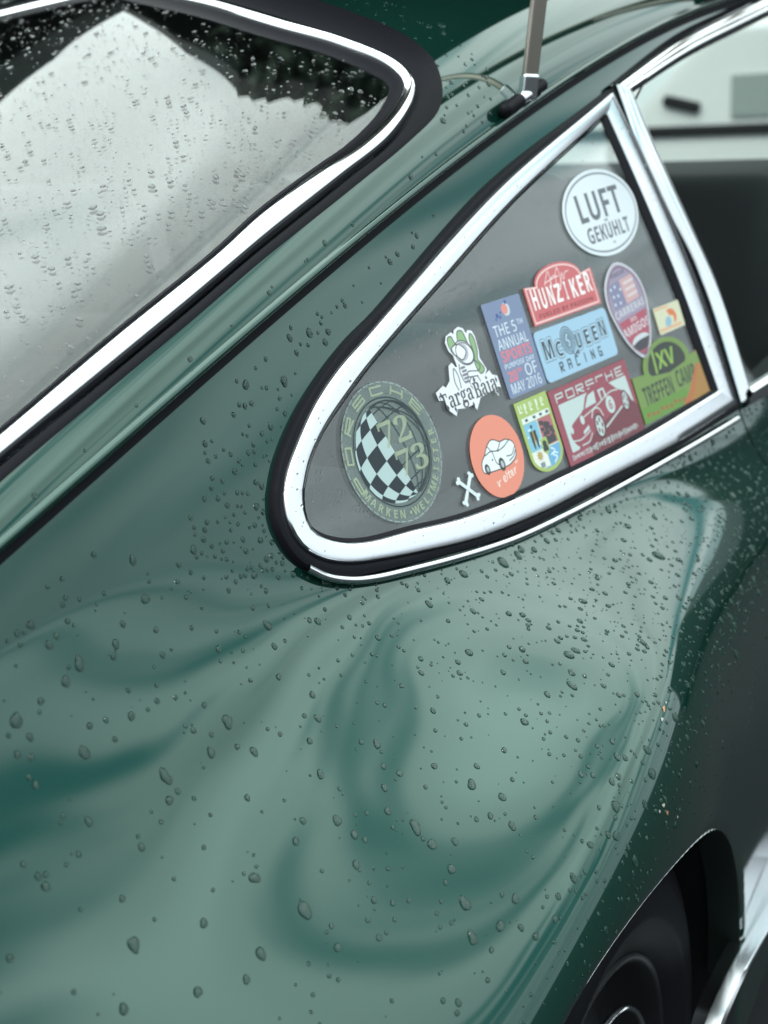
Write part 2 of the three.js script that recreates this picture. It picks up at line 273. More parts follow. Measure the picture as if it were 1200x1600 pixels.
// rear quarter panel and door skin, one pressing cut at the shut line
const qSeal = segs(glassPatch, QW.seal), qOuter = segs(glassPatch, QW.outer), qInner = segs(glassPatch, QW.inner);
const toSide = (L) => L.map((h) => { const s = sidePatch.hit(h.p.clone().addScaledVector(h.n, 0.3), h.n.clone().negate()); return s; }).filter(Boolean);
const qHole = outside(toSide(qSeal.flat().filter((_, i) => i % 3 === 0)), 0.9);
const arch = (q) => Math.hypot(q.p.x - ARX, q.p.y - ARY) - ARR;
const shutX = (q) => 0.628 + 0.02 * (0.86 - q.p.y);
const shutGap = (q) => 0.0016 * sstep(0.93, 0.91, q.p.y);
const DW = {  // door window: frame edges from the lower rear corner up and along the top
  outer: [[[1157, 630], [1102, 456], [1050, 344], [994, 224], [961, 132]], [[961, 132], [1060, 62], [1140, 22], [1240, -25], [1400, -90]]],
  inner: [[[1170, 606], [1126, 464], [1082, 362], [1040, 269], [986, 147]], [[986, 147], [1070, 92], [1148, 52], [1240, 8], [1400, -55]]],
};
const dOuter = segs(glassPatch, DW.outer), dInner = segs(glassPatch, DW.inner);
const farBelt = [V(1.5, 0.865, 0), V(0.62, 0.865, 0)].map((p) => { p.z = Wz(p.x, p.y); const s = sidePatch.hit(p.clone().addScaledVector(WN, 0.3), WN.clone().negate()); return s; });
const topD = [V(1.3, 1.26, 0)].map((p) => { p.z = Wz(p.x, p.y); return sidePatch.hit(p.clone().addScaledVector(WN, 0.3), WN.clone().negate()); });
const dHole = outside([...toSide(dOuter.flat().filter((_, i) => i % 3 === 0)).filter((h) => h.u < 1.2), ...topD, ...farBelt].filter(Boolean), 0.9);
const us = [...range(-0.72, -0.4, 0.006), ...range(-0.396, 0.4, 0.0034), ...range(0.404, 0.8, 0.005), ...range(0.81, 1.6, 0.02)], vs = range(0, 1, 0.0034);
const skin = [qHole, (q) => dHole(q)];
mesh('quarter_panel', sheet(sidePatch, us, vs, [arch, ...skin, (q) => shutX(q) - shutGap(q) - q.p.x]), M.paint, car);
const door = mesh('door', sheet(sidePatch, us.filter((u) => u > 0.59), vs, [...skin, (q) => q.p.x - shutX(q) - shutGap(q)]), M.paint, car);
const gapSheet = sheet(sidePatch, range(0.6, 0.66, 0.004), vs, [...skin, (q) => 0.012 - Math.abs(q.p.x - shutX(q))], -0.007);
mesh('door_seal', gapSheet, M.rubber, door);
const usC = range(-0.7, 1.6, 0.03), vsC = range(0, 1, 0.025);
mesh('quarter_panel', mirrorZ(sheet(sidePatch, usC, vsC, skin)), M.paint, car);

// glints along the crest of the wing, painted as small coloured flecks
const glintR = rng(12), glintWarm = phys({ color: lin(0.42, 0.2, 0.11), roughness: 0.5 }), glintPale = phys({ color: lin(0.34, 0.33, 0.30), roughness: 0.4 }); glintWarm.name = 'painted_glint_warm'; glintPale.name = 'painted_glint_pale';
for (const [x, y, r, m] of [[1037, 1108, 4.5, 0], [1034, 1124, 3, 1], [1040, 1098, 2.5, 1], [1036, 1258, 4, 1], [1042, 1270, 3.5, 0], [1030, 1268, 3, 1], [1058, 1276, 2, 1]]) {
  const P = []; for (let i = 0; i < 11; i++) { const a = i / 11 * 6.283, k = 0.62 * r * (0.5 + 0.8 * glintR()); const h = sidePatch.hit(CAM, sight(x + k * Math.cos(a), y + 1.7 * k * Math.sin(a))); if (h) P.push(h); }
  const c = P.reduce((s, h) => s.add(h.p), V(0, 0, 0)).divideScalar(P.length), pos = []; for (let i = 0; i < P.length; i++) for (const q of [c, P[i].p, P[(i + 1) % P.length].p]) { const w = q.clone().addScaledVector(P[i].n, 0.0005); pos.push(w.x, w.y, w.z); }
  const g = new THREE.BufferGeometry(); g.setAttribute('position', new THREE.Float32BufferAttribute(pos, 3)); g.computeVertexNormals(); const mm2 = m ? glintPale : glintWarm; mm2.side = THREE.DoubleSide; mesh('painted_glint', g, mm2, car);
}

// rain gutter
const gLine = (dy) => range(-0.74, 1.4, 0.02).map((x) => { const y = gutterY(x) - dy; return { p: V(x, y, Wz(x, y)), n: WN.clone() }; });
const gA = gLine(-0.001), gB = gLine(0.0105);
const tube = (hits, r, lift, seg = 200, rad = 10) => new THREE.TubeGeometry(new THREE.CatmullRomCurve3(hits.filter((_, i) => i % 2 === 0).map((h) => h.p.clone().addScaledVector(h.n, lift)), false, 'centripetal'), seg, r, rad);
const gutter = mesh('rain_gutter', tube(gA, 0.0042, 0.001), M.paint, car);
mesh('gutter_channel', band(gA, gB, [[0, 0.003], [0.15, -0.0035], [0.9, -0.0045], [1.04, -0.0075]], false, 200), M.rubber, gutter);

// quarter window: slab of glass, wide bright frame, fat rubber gasket, thin bright bead under it
const qGlassPts = outside(qInner.flat().filter((_, i) => i % 2 === 0), 0.6);
const quarter = mesh('quarter_window', slab(glassPatch, range(-0.12, 0.66, 0.02), range(0, 1, 0.02), [(q) => 0.003 - qGlassPts(q)], 0.005), M.quarterglass, car);
mesh('window_frame', segBand(qOuter, qInner, [[-0.06, -0.004], [-0.03, 0.002], [0.06, 0.0042], [0.35, 0.0047], [0.8, 0.0042], [0.92, 0.0034], [1, 0.0012], [1, -0.002]]), M.brushed, quarter);
mesh('rubber_gasket', segBand(qSeal, qOuter, [[-0.03, -0.010], [0.03, -0.003], [0.2, 0.0008], [0.5, 0.0018], [0.85, 0.0012], [1, -0.0005], [1.05, -0.003]]), M.rubber, quarter);
const qCh = QW.inner.map((s, k) => s.map(([x, y]) => k === 0 ? [x + 2, y + 3] : k === 1 ? [x - 10, y + 4] : [x - 1, y - 7]));
mesh('glass_channel', segBand(qInner, segs(glassPatch, qCh), [[-0.05, 0.003], [0.6, 0.0022], [1, 0.0006]]), M.rubber, quarter);
const bead = [[478, 888], [508, 902], [545, 907], [580, 904], [634, 892], [721, 869], [800, 843], [880, 806], [973, 757], [1081, 696], [1150, 655]];
mesh('chrome_bead', tube(edge(glassPatch, bead, 14), 0.0034, 0.002), M.chrome, quarter);

// door window
const dGlass = mesh('door_window', slab(glassPatch, range(0.55, 1.55, 0.05), range(0, 0.82, 0.05), [(q) => 0.004 - outside([...dInner.flat(), { u: 1.6, v: 0.1 }, { u: 1.6, v: 0.806 }], 0.6)(q), (q) => q.p.y - 0.863], 0.004), M.glass, door);
mesh('window_frame', segBand(dOuter, dInner, [[0, -0.012], [0.04, 0.001], [0.15, 0.004], [0.4, 0.0055], [0.5, 0.004], [0.62, 0.0055], [0.8, 0.005], [0.95, 0.0025], [1, -0.003]]), M.chrome, door);
mesh('rubber_seal', segBand(dOuter.slice(0, 1), [qSeal[1].slice().reverse()], [[-0.2, -0.01], [0.5, -0.005], [1.05, -0.003]]), M.rubber, door);
mesh('rubber_seal', band(edge(glassPatch, [[955, 132], [1060, 52], [1140, 12], [1240, -35]], 12), dOuter[1].filter((h) => h.p.x < 1.4), [[0, -0.005], [0.5, 0.002], [1, 0.001]], false, 60), M.rubber, door);
const belA = edge(glassPatch, [[1160, 640], [1200, 617], [1300, 560], [1500, 450]], 12), belB = edge(glassPatch, [[1164, 606], [1200, 583], [1300, 525], [1500, 418]], 12);
mesh('belt_trim', band(belA, belB, [[0, -0.008], [0.05, 0.004], [0.3, 0.009], [0.7, 0.011], [0.95, 0.006], [1, -0.006]], false, 80), M.chrome, door);

// sill trim
const sill = [[1098, 1640], [1112, 1590], [1126, 1556], [1151, 1503], [1186, 1440], [1222, 1380], [1300, 1270]];
const sillPatch = new Patch((u, v) => V(u, 0.5 - v * 0.6, 0.784), 0, 1.6, 3, 3); sillPatch.flip = true;
const sillLow = new Patch((u, v) => V(u, 0.5 - v * 0.6, 0.802), 0, 1.6, 3, 3); sillLow.flip = true;
const sA = edge(sillPatch, sill.map(([x, y]) => [x - 7, y - 4]), 12), sB = edge(sillLow, sill.map(([x, y]) => [x + 12, y + 8]), 12);
mesh('sill_trim', band(sA, sB, [[0, -0.012], [0.06, 0.002], [0.25, 0.008], [0.5, 0.0105], [0.75, 0.008], [0.95, 0.002], [1, -0.012]], false, 120), M.brushed, car);
mesh('floor_pan', new THREE.BoxGeometry(3.2, 0.02, 1.36).translate(0.5, 0.21, 0), M.dull, car);

// return flange behind the lip of the arch
{
  const out = [], inn = []; for (let i = 0; i <= 70; i++) { const a = -1.5 + 3.1 * i / 70, x = ARX + ARR * Math.sin(a), y = ARY + ARR * Math.cos(a); if (y < 0.215) continue; const h = sidePatch.hit(V(x, y, 1.2), V(0, 0, -1)); if (!h) continue; const n = V(-Math.sin(a), -Math.cos(a), 0); out.push({ p: h.p.clone().add(V(0, 0, -0.001)), n }); inn.push({ p: h.p.clone().add(V(0, 0, -0.034)), n }); }
  const g = band(out, inn, [[0, 0], [0.1, 0.0016], [0.5, 0.002], [1, 0.0005]], false, 100); mesh('arch_flange', g, M.darkpaint, car);
}

// wheel and its housing
const liner = []; for (let i = 0; i <= 32; i++) { const a = -0.55 * Math.PI + 1.1 * Math.PI * i / 32; liner.push([ARX + 0.345 * Math.sin(a), ARY + 0.345 * Math.cos(a)]); }
{
  const g = new THREE.CylinderGeometry(0.345, 0.345, 0.4, 48, 1, true, -0.6 * Math.PI, 1.2 * Math.PI).rotateX(-Math.PI / 2).rotateZ(0).translate(ARX, ARY, 0.56);
  const disc = new THREE.CircleGeometry(0.345, 48).translate(ARX, ARY, 0.361);
  const m = M.dull.clone(); m.name = 'dull_lining'; m.side = THREE.DoubleSide;
  mesh('wheel_housing', joined([g, disc]), m, car);
}
const wheel = new THREE.Group(); wheel.name = 'wheel'; wheel.position.set(0, 0.305, 0.64); car.add(wheel);
const prof = (L) => L.map(([r, y]) => new THREE.Vector2(r, y));
mesh('tyre', new THREE.LatheGeometry(prof([[0.192, -0.08], [0.215, -0.1], [0.262, -0.104], [0.29, -0.092], [0.304, -0.075], [0.307, -0.05], [0.303, -0.047], [0.303, -0.042], [0.308, -0.04], [0.309, 0], [0.303, 0.003], [0.303, 0.008], [0.308, 0.01], [0.307, 0.05], [0.304, 0.075], [0.29, 0.092], [0.275, 0.098], [0.272, 0.1005], [0.268, 0.1005], [0.262, 0.104], [0.24, 0.1045], [0.236, 0.1065], [0.231, 0.1045], [0.215, 0.1], [0.2, 0.092], [0.192, 0.085]]), 96).rotateX(Math.PI / 2), M.tyre, wheel);
mesh('rim', new THREE.LatheGeometry(prof([[0.185, -0.07], [0.19, 0.08], [0.198, 0.088], [0.197, 0.094], [0.19, 0.092], [0.184, 0.078], [0.172, 0.05], [0.15, 0.045], [0.12, 0.06], [0.06, 0.072], [0.03, 0.074], [0.0001, 0.074]]), 96).rotateX(Math.PI / 2), M.rim, wheel);
const lip = mesh('rim_lip', new THREE.TorusGeometry(0.148, 0.0034, 10, 120).translate(0, 0, 0.092), M.chrome, wheel);

// dark cabin: dash, seats, lining
{ const h = sheet(topPatch, range(-0.35, 1.4, 0.03), range(0.02, 0.98, 0.015), [(q) => topOut(q) - 0.03, (q) => q.p.x - 0.2], -0.02); mesh('headliner', h, M.trimcloth, car); }
mesh('dashboard', new RoundedBoxGeometry(0.34, 0.34, 1.16, 4, 0.05).translate(1.42, 0.88, 0), M.trimcloth, car);
mesh('parcel_shelf', new RoundedBoxGeometry(0.75, 0.05, 0.98, 3, 0.02).translate(-0.12, 0.84, 0), M.trimcloth, car);
mesh('bulkhead', new THREE.BoxGeometry(0.03, 0.75, 1.2).translate(-0.5, 0.5, 0), M.trimcloth, car);
mesh('firewall', new THREE.BoxGeometry(0.03, 0.8, 1.34).translate(1.62, 0.5, 0), M.trimcloth, car);
mesh('inner_panel', new THREE.BoxGeometry(0.62, 0.5, 0.02).translate(0.24, 0.6, 0.5), M.trimcloth, car);
mesh('door_card', new THREE.BoxGeometry(1.0, 0.6, 0.03).rotateX(0).translate(1.12, 0.54, 0.66), M.trimcloth, door);
for (const s of [1, -1]) {
  const seat = new THREE.Group(); seat.name = 'seat'; seat.position.set(0.72, 0.25, 0.34 * s); car.add(seat);
  mesh('backrest', new RoundedBoxGeometry(0.13, 0.62, 0.48, 5, 0.05).rotateZ(0.22).translate(-0.02, 0.42, 0), M.seat, seat);
  mesh('headrest', new RoundedBoxGeometry(0.1, 0.2, 0.3, 5, 0.045).rotateZ(0.15).translate(-0.1, 0.77, 0), M.seat, seat);
  mesh('cushion', new RoundedBoxGeometry(0.5, 0.16, 0.48, 5, 0.06).translate(0.27, 0.12, 0), M.seat, seat);
}
{ const w = new THREE.TorusGeometry(0.19, 0.013, 12, 64).rotateY(Math.PI / 2).rotateZ(0.4).translate(1.12, 0.93, -0.34); mesh('steering_wheel', w, M.dull, car); }

// ------------------------------------------------------------------ roof rack, its load, the van ahead
{
  const foots = [[0.392, [849, -60]], [0.905, [1166, -60]]];
  const rack = thing('roof_rack', 'metal roof rack whose legs clamp into the rain gutter with black rubber ends', 'roof rack', V(0.39, 1.19, 0));
  let railZ = 0.5; const O = rack.position, at = (v) => v.clone().sub(O);
  const bar = (a, b, w, t, out) => { const L = a.distanceTo(b), g = new RoundedBoxGeometry(w, t, L, 3, Math.min(w, t) * 0.3), z = b.clone().sub(a).normalize(), x = new THREE.Vector3().crossVectors(out, z).normalize(), y = new THREE.Vector3().crossVectors(z, x); g.applyMatrix4(new THREE.Matrix4().makeBasis(x, y, z).setPosition(a.clone().add(b).multiplyScalar(0.5))); return g; };
  for (const [x, px] of foots) {
    const gy = gutterY(x), f = V(x, gy, Wz(x, gy)), e = 0.02, ax = V(2 * e, gutterY(x + e) - gutterY(x - e), Wz(x + e, gutterY(x + e)) - Wz(x - e, gutterY(x - e))).normalize();
    const c = f.clone().add(V(0, 0.013, 0.004)), d = sight(px[0], px[1]), top = CAM.clone().addScaledVector(d, (x + 0.004 - CAM.x) / d.x);
    const dir = top.clone().sub(c).normalize(), end = c.clone().addScaledVector(dir, (1.50 - c.y) / dir.y); railZ = end.z;
    for (const s of [1, -1]) {
      const S = (g) => { if (s < 0) { const p = g.attributes.position, n = g.attributes.normal; for (let i = 0; i < p.count; i++) { p.setZ(i, -p.getZ(i)); n.setZ(i, -n.getZ(i)); } if (g.index) { const ix = g.index.array; for (let i = 0; i < ix.length; i += 3) { const t = ix[i + 1]; ix[i + 1] = ix[i + 2]; ix[i + 2] = t; } } else { for (let i = 0; i < p.count; i += 3) for (const A of Object.values(g.attributes)) for (let k = 0; k < A.itemSize; k++) { const t = A.array[(i + 1) * A.itemSize + k]; A.array[(i + 1) * A.itemSize + k] = A.array[(i + 2) * A.itemSize + k]; A.array[(i + 2) * A.itemSize + k] = t; } } } return g; };
      const out = V(-0.55, 0, 0.83);
      mesh('leg', S(bar(at(c), at(end), 0.0165, 0.007, out)), M.steel, rack);
      const cyl = (a, b, r) => new THREE.CapsuleGeometry(r, b - a, 6, 20).rotateX(Math.PI / 2).applyMatrix4(new THREE.Matrix4().lookAt(V(0, 0, 0), ax.clone().negate(), V(0, 1, 0))).translate(...at(c.clone().addScaledVector(ax, (a + b) / 2)).toArray());
      mesh('clamp', S(joined([cyl(-0.018, 0.016, 0.006), bar(at(c.clone().addScaledVector(dir, -0.006)), at(c.clone().addScaledVector(dir, 0.02)), 0.018, 0.011, out)])), M.brushed, rack);
      mesh('rubber_end', S(cyl(0.012, 0.03, 0.0066)), M.rubber, rack);
      mesh('rubber_end', S(cyl(-0.046, -0.02, 0.0072)), M.rubber, rack);
    }
  }
  for (const s of [1, -1]) mesh('side_rail', new RoundedBoxGeometry(1.0, 0.022, 0.03, 3, 0.008).translate(0.86 - O.x, 1.50 - O.y, s * railZ), M.steel, rack);
  for (const x of [1.12, 1.3]) mesh('crossbar', new RoundedBoxGeometry(0.03, 0.02, 2 * railZ, 3, 0.008).translate(x - O.x, 1.515 - O.y, 0), M.steel, rack);
}
function prism(pts, y0, y1, r = 0.03) { const s = new THREE.Shape(pts.map(([x, z]) => new THREE.Vector2(x, -z))); return new THREE.ExtrudeGeometry(s, { depth: y1 - y0 - 2 * r, bevelEnabled: true, bevelSize: r, bevelThickness: r, bevelSegments: 4, curveSegments: 4 }).rotateX(-Math.PI / 2).translate(0, y0 + r, 0); }
{
  const cover = phys({ color: lin(0.010, 0.016, 0.013), roughness: 0.7 }); cover.name = 'cover';
  const k = V(0.9, 1.53, 0.1), r = rng(5), rag = [];
  for (let z = 0.18; z <= 0.5; z += 0.02) rag.push([0.368 + 0.02 * r(), z]);
  const l = thing('roof_load', 'large dark covered bundle lying on the roof rack', 'luggage', k);
  const fix = (g) => g.translate(-k.x, -k.y, -k.z);
  mesh('cover', fix(prism([[0.645, -0.185], [0.515, -0.03], [0.395, 0.165], ...rag, [0.40, 0.55], [1.38, 0.55], [1.38, -0.31], [0.75, -0.305]], 1.53, 1.605, 0.012)), cover, l);
  for (const [x, w] of [[0.78, 0.85], [1.1, 0.86]]) mesh('strap', fix(new RoundedBoxGeometry(0.035, 0.083, w, 3, 0.008).translate(x, 1.567, 0.565 - w / 2)), M.dull, l);
  const j = V(0.9, 1.53, -0.6), l2 = thing('roof_load', 'narrower dark bundle on the far side of the roof rack', 'luggage', j);
  mesh('cover', prism([[0.25, -0.41], [0.43, -0.385], [0.55, -0.34], [0.6, -0.345], [1.4, -0.36], [1.4, -0.8], [0.25, -0.8]], 1.53, 1.605, 0.012).translate(-j.x, -j.y, -j.z), cover, l2);
}
{
  const k = V(7.4, 0, -0.7), t = thing('white_van', 'white van parked ahead, seen blurred through the door window', 'van', k);
  const vp = phys({ color: lin(0.74, 0.77, 0.75), roughness: 0.35, clearcoat: 0.6 }); vp.name = 'van_paint';
  mesh('body', joined([new RoundedBoxGeometry(1.9, 1.1, 4.0, 5, 0.12).translate(0.9, 0.85, 0), new RoundedBoxGeometry(1.75, 0.85, 3.4, 5, 0.16).translate(0.9, 1.68, 0)]), vp, t);
  mesh('rub_strip', new RoundedBoxGeometry(0.03, 0.07, 3.8, 2, 0.01).translate(-0.06, 0.72, 0), M.dull, t);
  for (const [z, w] of [[1.05, 0.8], [0.0, 1.0], [-1.05, 0.8]]) mesh('window', new RoundedBoxGeometry(0.03, 0.5, w, 3, 0.012).translate(0.02, 1.72, z), M.rim, t);
  for (const z of [1.4]) mesh('handle', new RoundedBoxGeometry(0.05, 0.035, 0.2, 3, 0.015).translate(-0.06, 1.08, z), M.dull, t);
  mesh('door_handle', new RoundedBoxGeometry(0.06, 0.07, 0.24, 3, 0.02).rotateX(0.25).translate(-0.06, 0.885, -0.71), M.dull, t);
  const gp = phys({ color: lin(0.28, 0.33, 0.31), roughness: 0.5 }); gp.name = 'grey_panel'; mesh('vent_panel', new RoundedBoxGeometry(0.03, 0.26, 0.8, 3, 0.012).translate(-0.055, 0.92, 0.0), gp, t);
  for (const z of [1.2, -1.2]) { const w = mesh('wheel', new THREE.LatheGeometry(prof([[0.001, 0.08], [0.17, 0.09], [0.2, 0.11], [0.3, 0.11], [0.33, 0.08], [0.33, -0.08], [0.3, -0.11]]), 32).rotateZ(Math.PI / 2).translate(0.1, 0.33, z), M.tyre, t); }
}

{
  const k = V(7.4, 0, 3.35), t = thing('dark_van', 'dark panel van parked to the right, mirrored in the side windows', 'van', k);
  const vp = phys({ color: lin(0.012, 0.013, 0.016), roughness: 0.3 }); vp.name = 'dark_van_paint';
  mesh('body', joined([new RoundedBoxGeometry(4.0, 2.4, 1.9, 4, 0.14).translate(0, 1.56, 0)]), vp, t);
  for (const [x, z] of [[-1.25, 0.82], [-1.25, -0.82], [1.25, 0.82], [1.25, -0.82]]) mesh('wheel', new THREE.LatheGeometry(prof([[0.001, 0.08], [0.17, 0.09], [0.2, 0.11], [0.3, 0.11], [0.33, 0.08], [0.33, -0.08], [0.3, -0.11], [0.001, -0.1]]), 32).rotateX(Math.PI / 2).translate(x, 0.33, z), M.tyre, t);
}
function added_hedge(label, k, len, turn, seed) {  // leafy screen added to darken what shows through the rear window
  const t = thing('added_hedge', label, 'added_hedge', k), r = rng(seed); t.rotation.y = turn;
  const lm = phys({ color: lin(0.014, 0.030, 0.018), roughness: 0.8, side: THREE.DoubleSide }); lm.name = 'leaf';
  mesh('stem_wall', new RoundedBoxGeometry(len, 3.0, 0.9, 3, 0.2).translate(0, 1.5, -0.6), M.dull, t);
  const pos = []; for (let i = 0; i < 560 * len; i++) { const c = V((r() - 0.5) * len, 0.05 + 3.4 * r(), 0.5 * r() - 0.25), a = V(r() - .5, r() - .5, r() - .5).normalize().multiplyScalar(0.12), b = V(r() - .5, r() - .5, r() - .5).normalize().multiplyScalar(0.07); for (const q of [c.clone().sub(a), c.clone().add(b), c.clone().add(a), c.clone().sub(a), c.clone().add(a), c.clone().sub(b)]) pos.push(q.x, q.y, q.z); }
  const g = new THREE.BufferGeometry(); g.setAttribute('position', new THREE.Float32BufferAttribute(pos, 3)); g.computeVertexNormals();
  mesh('foliage', g, lm, t);
}
added_hedge('tall dark foliage screen added on the far side of the car', V(2.5, 0, -8.5), 18, 0, 77);
added_hedge('tall dark foliage screen added beyond the front of the car, left of the white van', V(10.5, 0, -5.8), 6.5, -Math.PI / 2, 78);

// ------------------------------------------------------------------ stickers on the quarter window (drawn in millimetres, y down, origin at the middle)
const WB = new THREE.Matrix4().makeBasis(WU, WV, WN);
const SANS = '"Droid Sans", sans-serif';
function print(w, h, draw, k = 6, clear = false) {
  const c = document.createElement('canvas'); c.width = Math.round(w * k); c.height = Math.round(h * k);
  const g = c.getContext('2d'); g.scale(k, k); g.translate(w / 2, h / 2); g.lineJoin = 'round'; g.lineCap = 'round'; g.textAlign = 'center'; g.textBaseline = 'middle'; draw(g);
  const t = new THREE.CanvasTexture(c); t.colorSpace = THREE.SRGBColorSpace; return t;
}
function sticker(name, label, u, v, w, h, turn, shapes, draw, k, opt = {}) {
  const L = Array.isArray(shapes) ? shapes : [shapes];
  const geo = joinedUV(L.map((s, i) => { const g = new THREE.ExtrudeGeometry(s, { depth: 0.0006, bevelEnabled: false, curveSegments: 40 }); g.translate(0, 0, 0.0003 + i * 0.00025); return g; }), w, h);
  const m = phys({ color: lin(0.84, 0.87, 0.88), map: print(w, h, draw, k), roughness: 0.38, clearcoat: 0.5, clearcoatRoughness: 0.12, ...opt }); m.name = name + '_print';
  const o = mesh(name, geo, m, scene); tag(o, label, 'sticker');
  o.position.copy(WO).addScaledVector(WU, u).addScaledVector(WV, v); o.quaternion.setFromRotationMatrix(WB); o.rotateZ(turn); return o;
}
function joinedUV(L, w, h) {
  const g = mergeGeometries(L.map((q) => (q.index ? q.toNonIndexed() : q))), p = g.attributes.position, uv = g.attributes.uv;
  for (let i = 0; i < p.count; i++) uv.setXY(i, p.getX(i) * 1000 / w + 0.5, p.getY(i) * 1000 / h + 0.5);
  return g;
}
const mm = (pts) => new THREE.Shape(pts.map(([x, y]) => new THREE.Vector2(x / 1000, -y / 1000)));
const oval = (a, b) => { const s = new THREE.Shape(); s.absellipse(0, 0, a / 1000, b / 1000, 0, 2 * Math.PI); return s; };
function rrect(w, h, r) { const x = w / 2000, y = h / 2000, q = r / 1000, s = new THREE.Shape(); s.moveTo(-x + q, -y); s.lineTo(x - q, -y); s.quadraticCurveTo(x, -y, x, -y + q); s.lineTo(x, y - q); s.quadraticCurveTo(x, y, x - q, y); s.lineTo(-x + q, y); s.quadraticCurveTo(-x, y, -x, y - q); s.lineTo(-x, -y + q); s.quadraticCurveTo(-x, -y, -x + q, -y); return s; }
const path = (g, pts, close) => { g.beginPath(); pts.forEach(([x, y], i) => (i ? g.lineTo(x, y) : g.moveTo(x, y))); if (close) g.closePath(); };
const curve = (g, pts, close) => { const c = new THREE.CatmullRomCurve3(pts.map(([x, y]) => V(x, y, 0)), !!close, 'centripetal'); path(g, c.getPoints(pts.length * 8).map((p) => [p.x, p.y]), close); };
function word(g, text, x, y, size, width, font = SANS, wt = 'bold', stroke) { g.save(); g.font = wt + ' ' + size + 'px ' + font; const w = g.measureText(text).width; g.translate(x, y); g.scale(width / w, 1); if (stroke) g.strokeText(text, 0, 0); else g.fillText(text, 0, 0); g.restore(); }

// white oval
sticker('oval_sticker', 'white oval sticker with LUFT over GEKÜHLT in grey, topmost on the window', 0.468, 0.1005, 150, 92, 0.03, oval(74.5, 45.5), (g) => {
  g.fillStyle = '#e6e9ef'; g.fillRect(-80, -50, 160, 100);
  g.strokeStyle = '#7d8088'; g.lineWidth = 2; g.beginPath(); g.ellipse(0, 0, 69.5, 40.8, 0, 0, 7); g.stroke();
  g.fillStyle = '#5d6067'; word(g, 'LUFT', -2, -8.5, 41, 92); word(g, 'GEKÜHLT', 2, 20, 22.5, 88); word(g, 'TM', 6, 33.5, 3.5, 6);
}, 5);
// red plate
const plate = (w, h, a, y0) => { const s = []; s.push([-w / 2, h / 2], [w / 2, h / 2], [w / 2, y0]); for (let i = 0; i <= 24; i++) { const t = i / 24 * Math.PI; s.push([a * Math.cos(t), y0 + 2 - (h / 2 + y0 + 2) * Math.sin(t)]); } s.push([-w / 2, y0]); return s; };
const hz = plate(125, 53, 42, -11.5);
sticker('rally_plate_sticker', 'red plate-shaped sticker with an arched top and HUNZIKER in white', 0.3525, 0.0384, 125, 53, 0, mm(hz), (g) => {
  g.fillStyle = '#d06064'; g.fillRect(-70, -40, 140, 80);
  g.strokeStyle = '#f3c9c6'; g.lineWidth = 1.8; path(g, hz.map(([x, y]) => [x * 0.945, y * 0.9 + 0.4]), true); g.stroke();
  g.fillStyle = '#fbf3f2'; g.save(); g.transform(1, 0, 0, 1, 0, 0);
  'HUNZIKER'.split('').forEach((c, i) => { const x = -49 + i * 14; word(g, c, x, 3.2 - (i > 5 ? (i - 5) * 0.8 : 0) + (i < 1 ? -0.8 : 0), 25 + Math.abs(i - 3.5) * 1.1, c === 'I' ? 4.2 : 12.2); });
  g.restore(); g.fillStyle = '#7a1c22'; word(g, 'FUELED BY PASSION', 0, 18.6, 6, 102);
  g.strokeStyle = '#fbe9e7'; g.lineWidth = 0.8; curve(g, [[-26, -8], [-18, -17], [-14, -20], [-15, -6], [-17, -2], [-13, -12], [-4, -14], [-6, -6], [-2, -16], [3, -21], [4, -12], [0, -1], [-3, 1], [4, -8], [9, -15], [9, -8], [14, -14], [21, -15]]); g.stroke(); curve(g, [[-24, -10], [-10, -12], [2, -13]]); g.stroke();
}, 6);
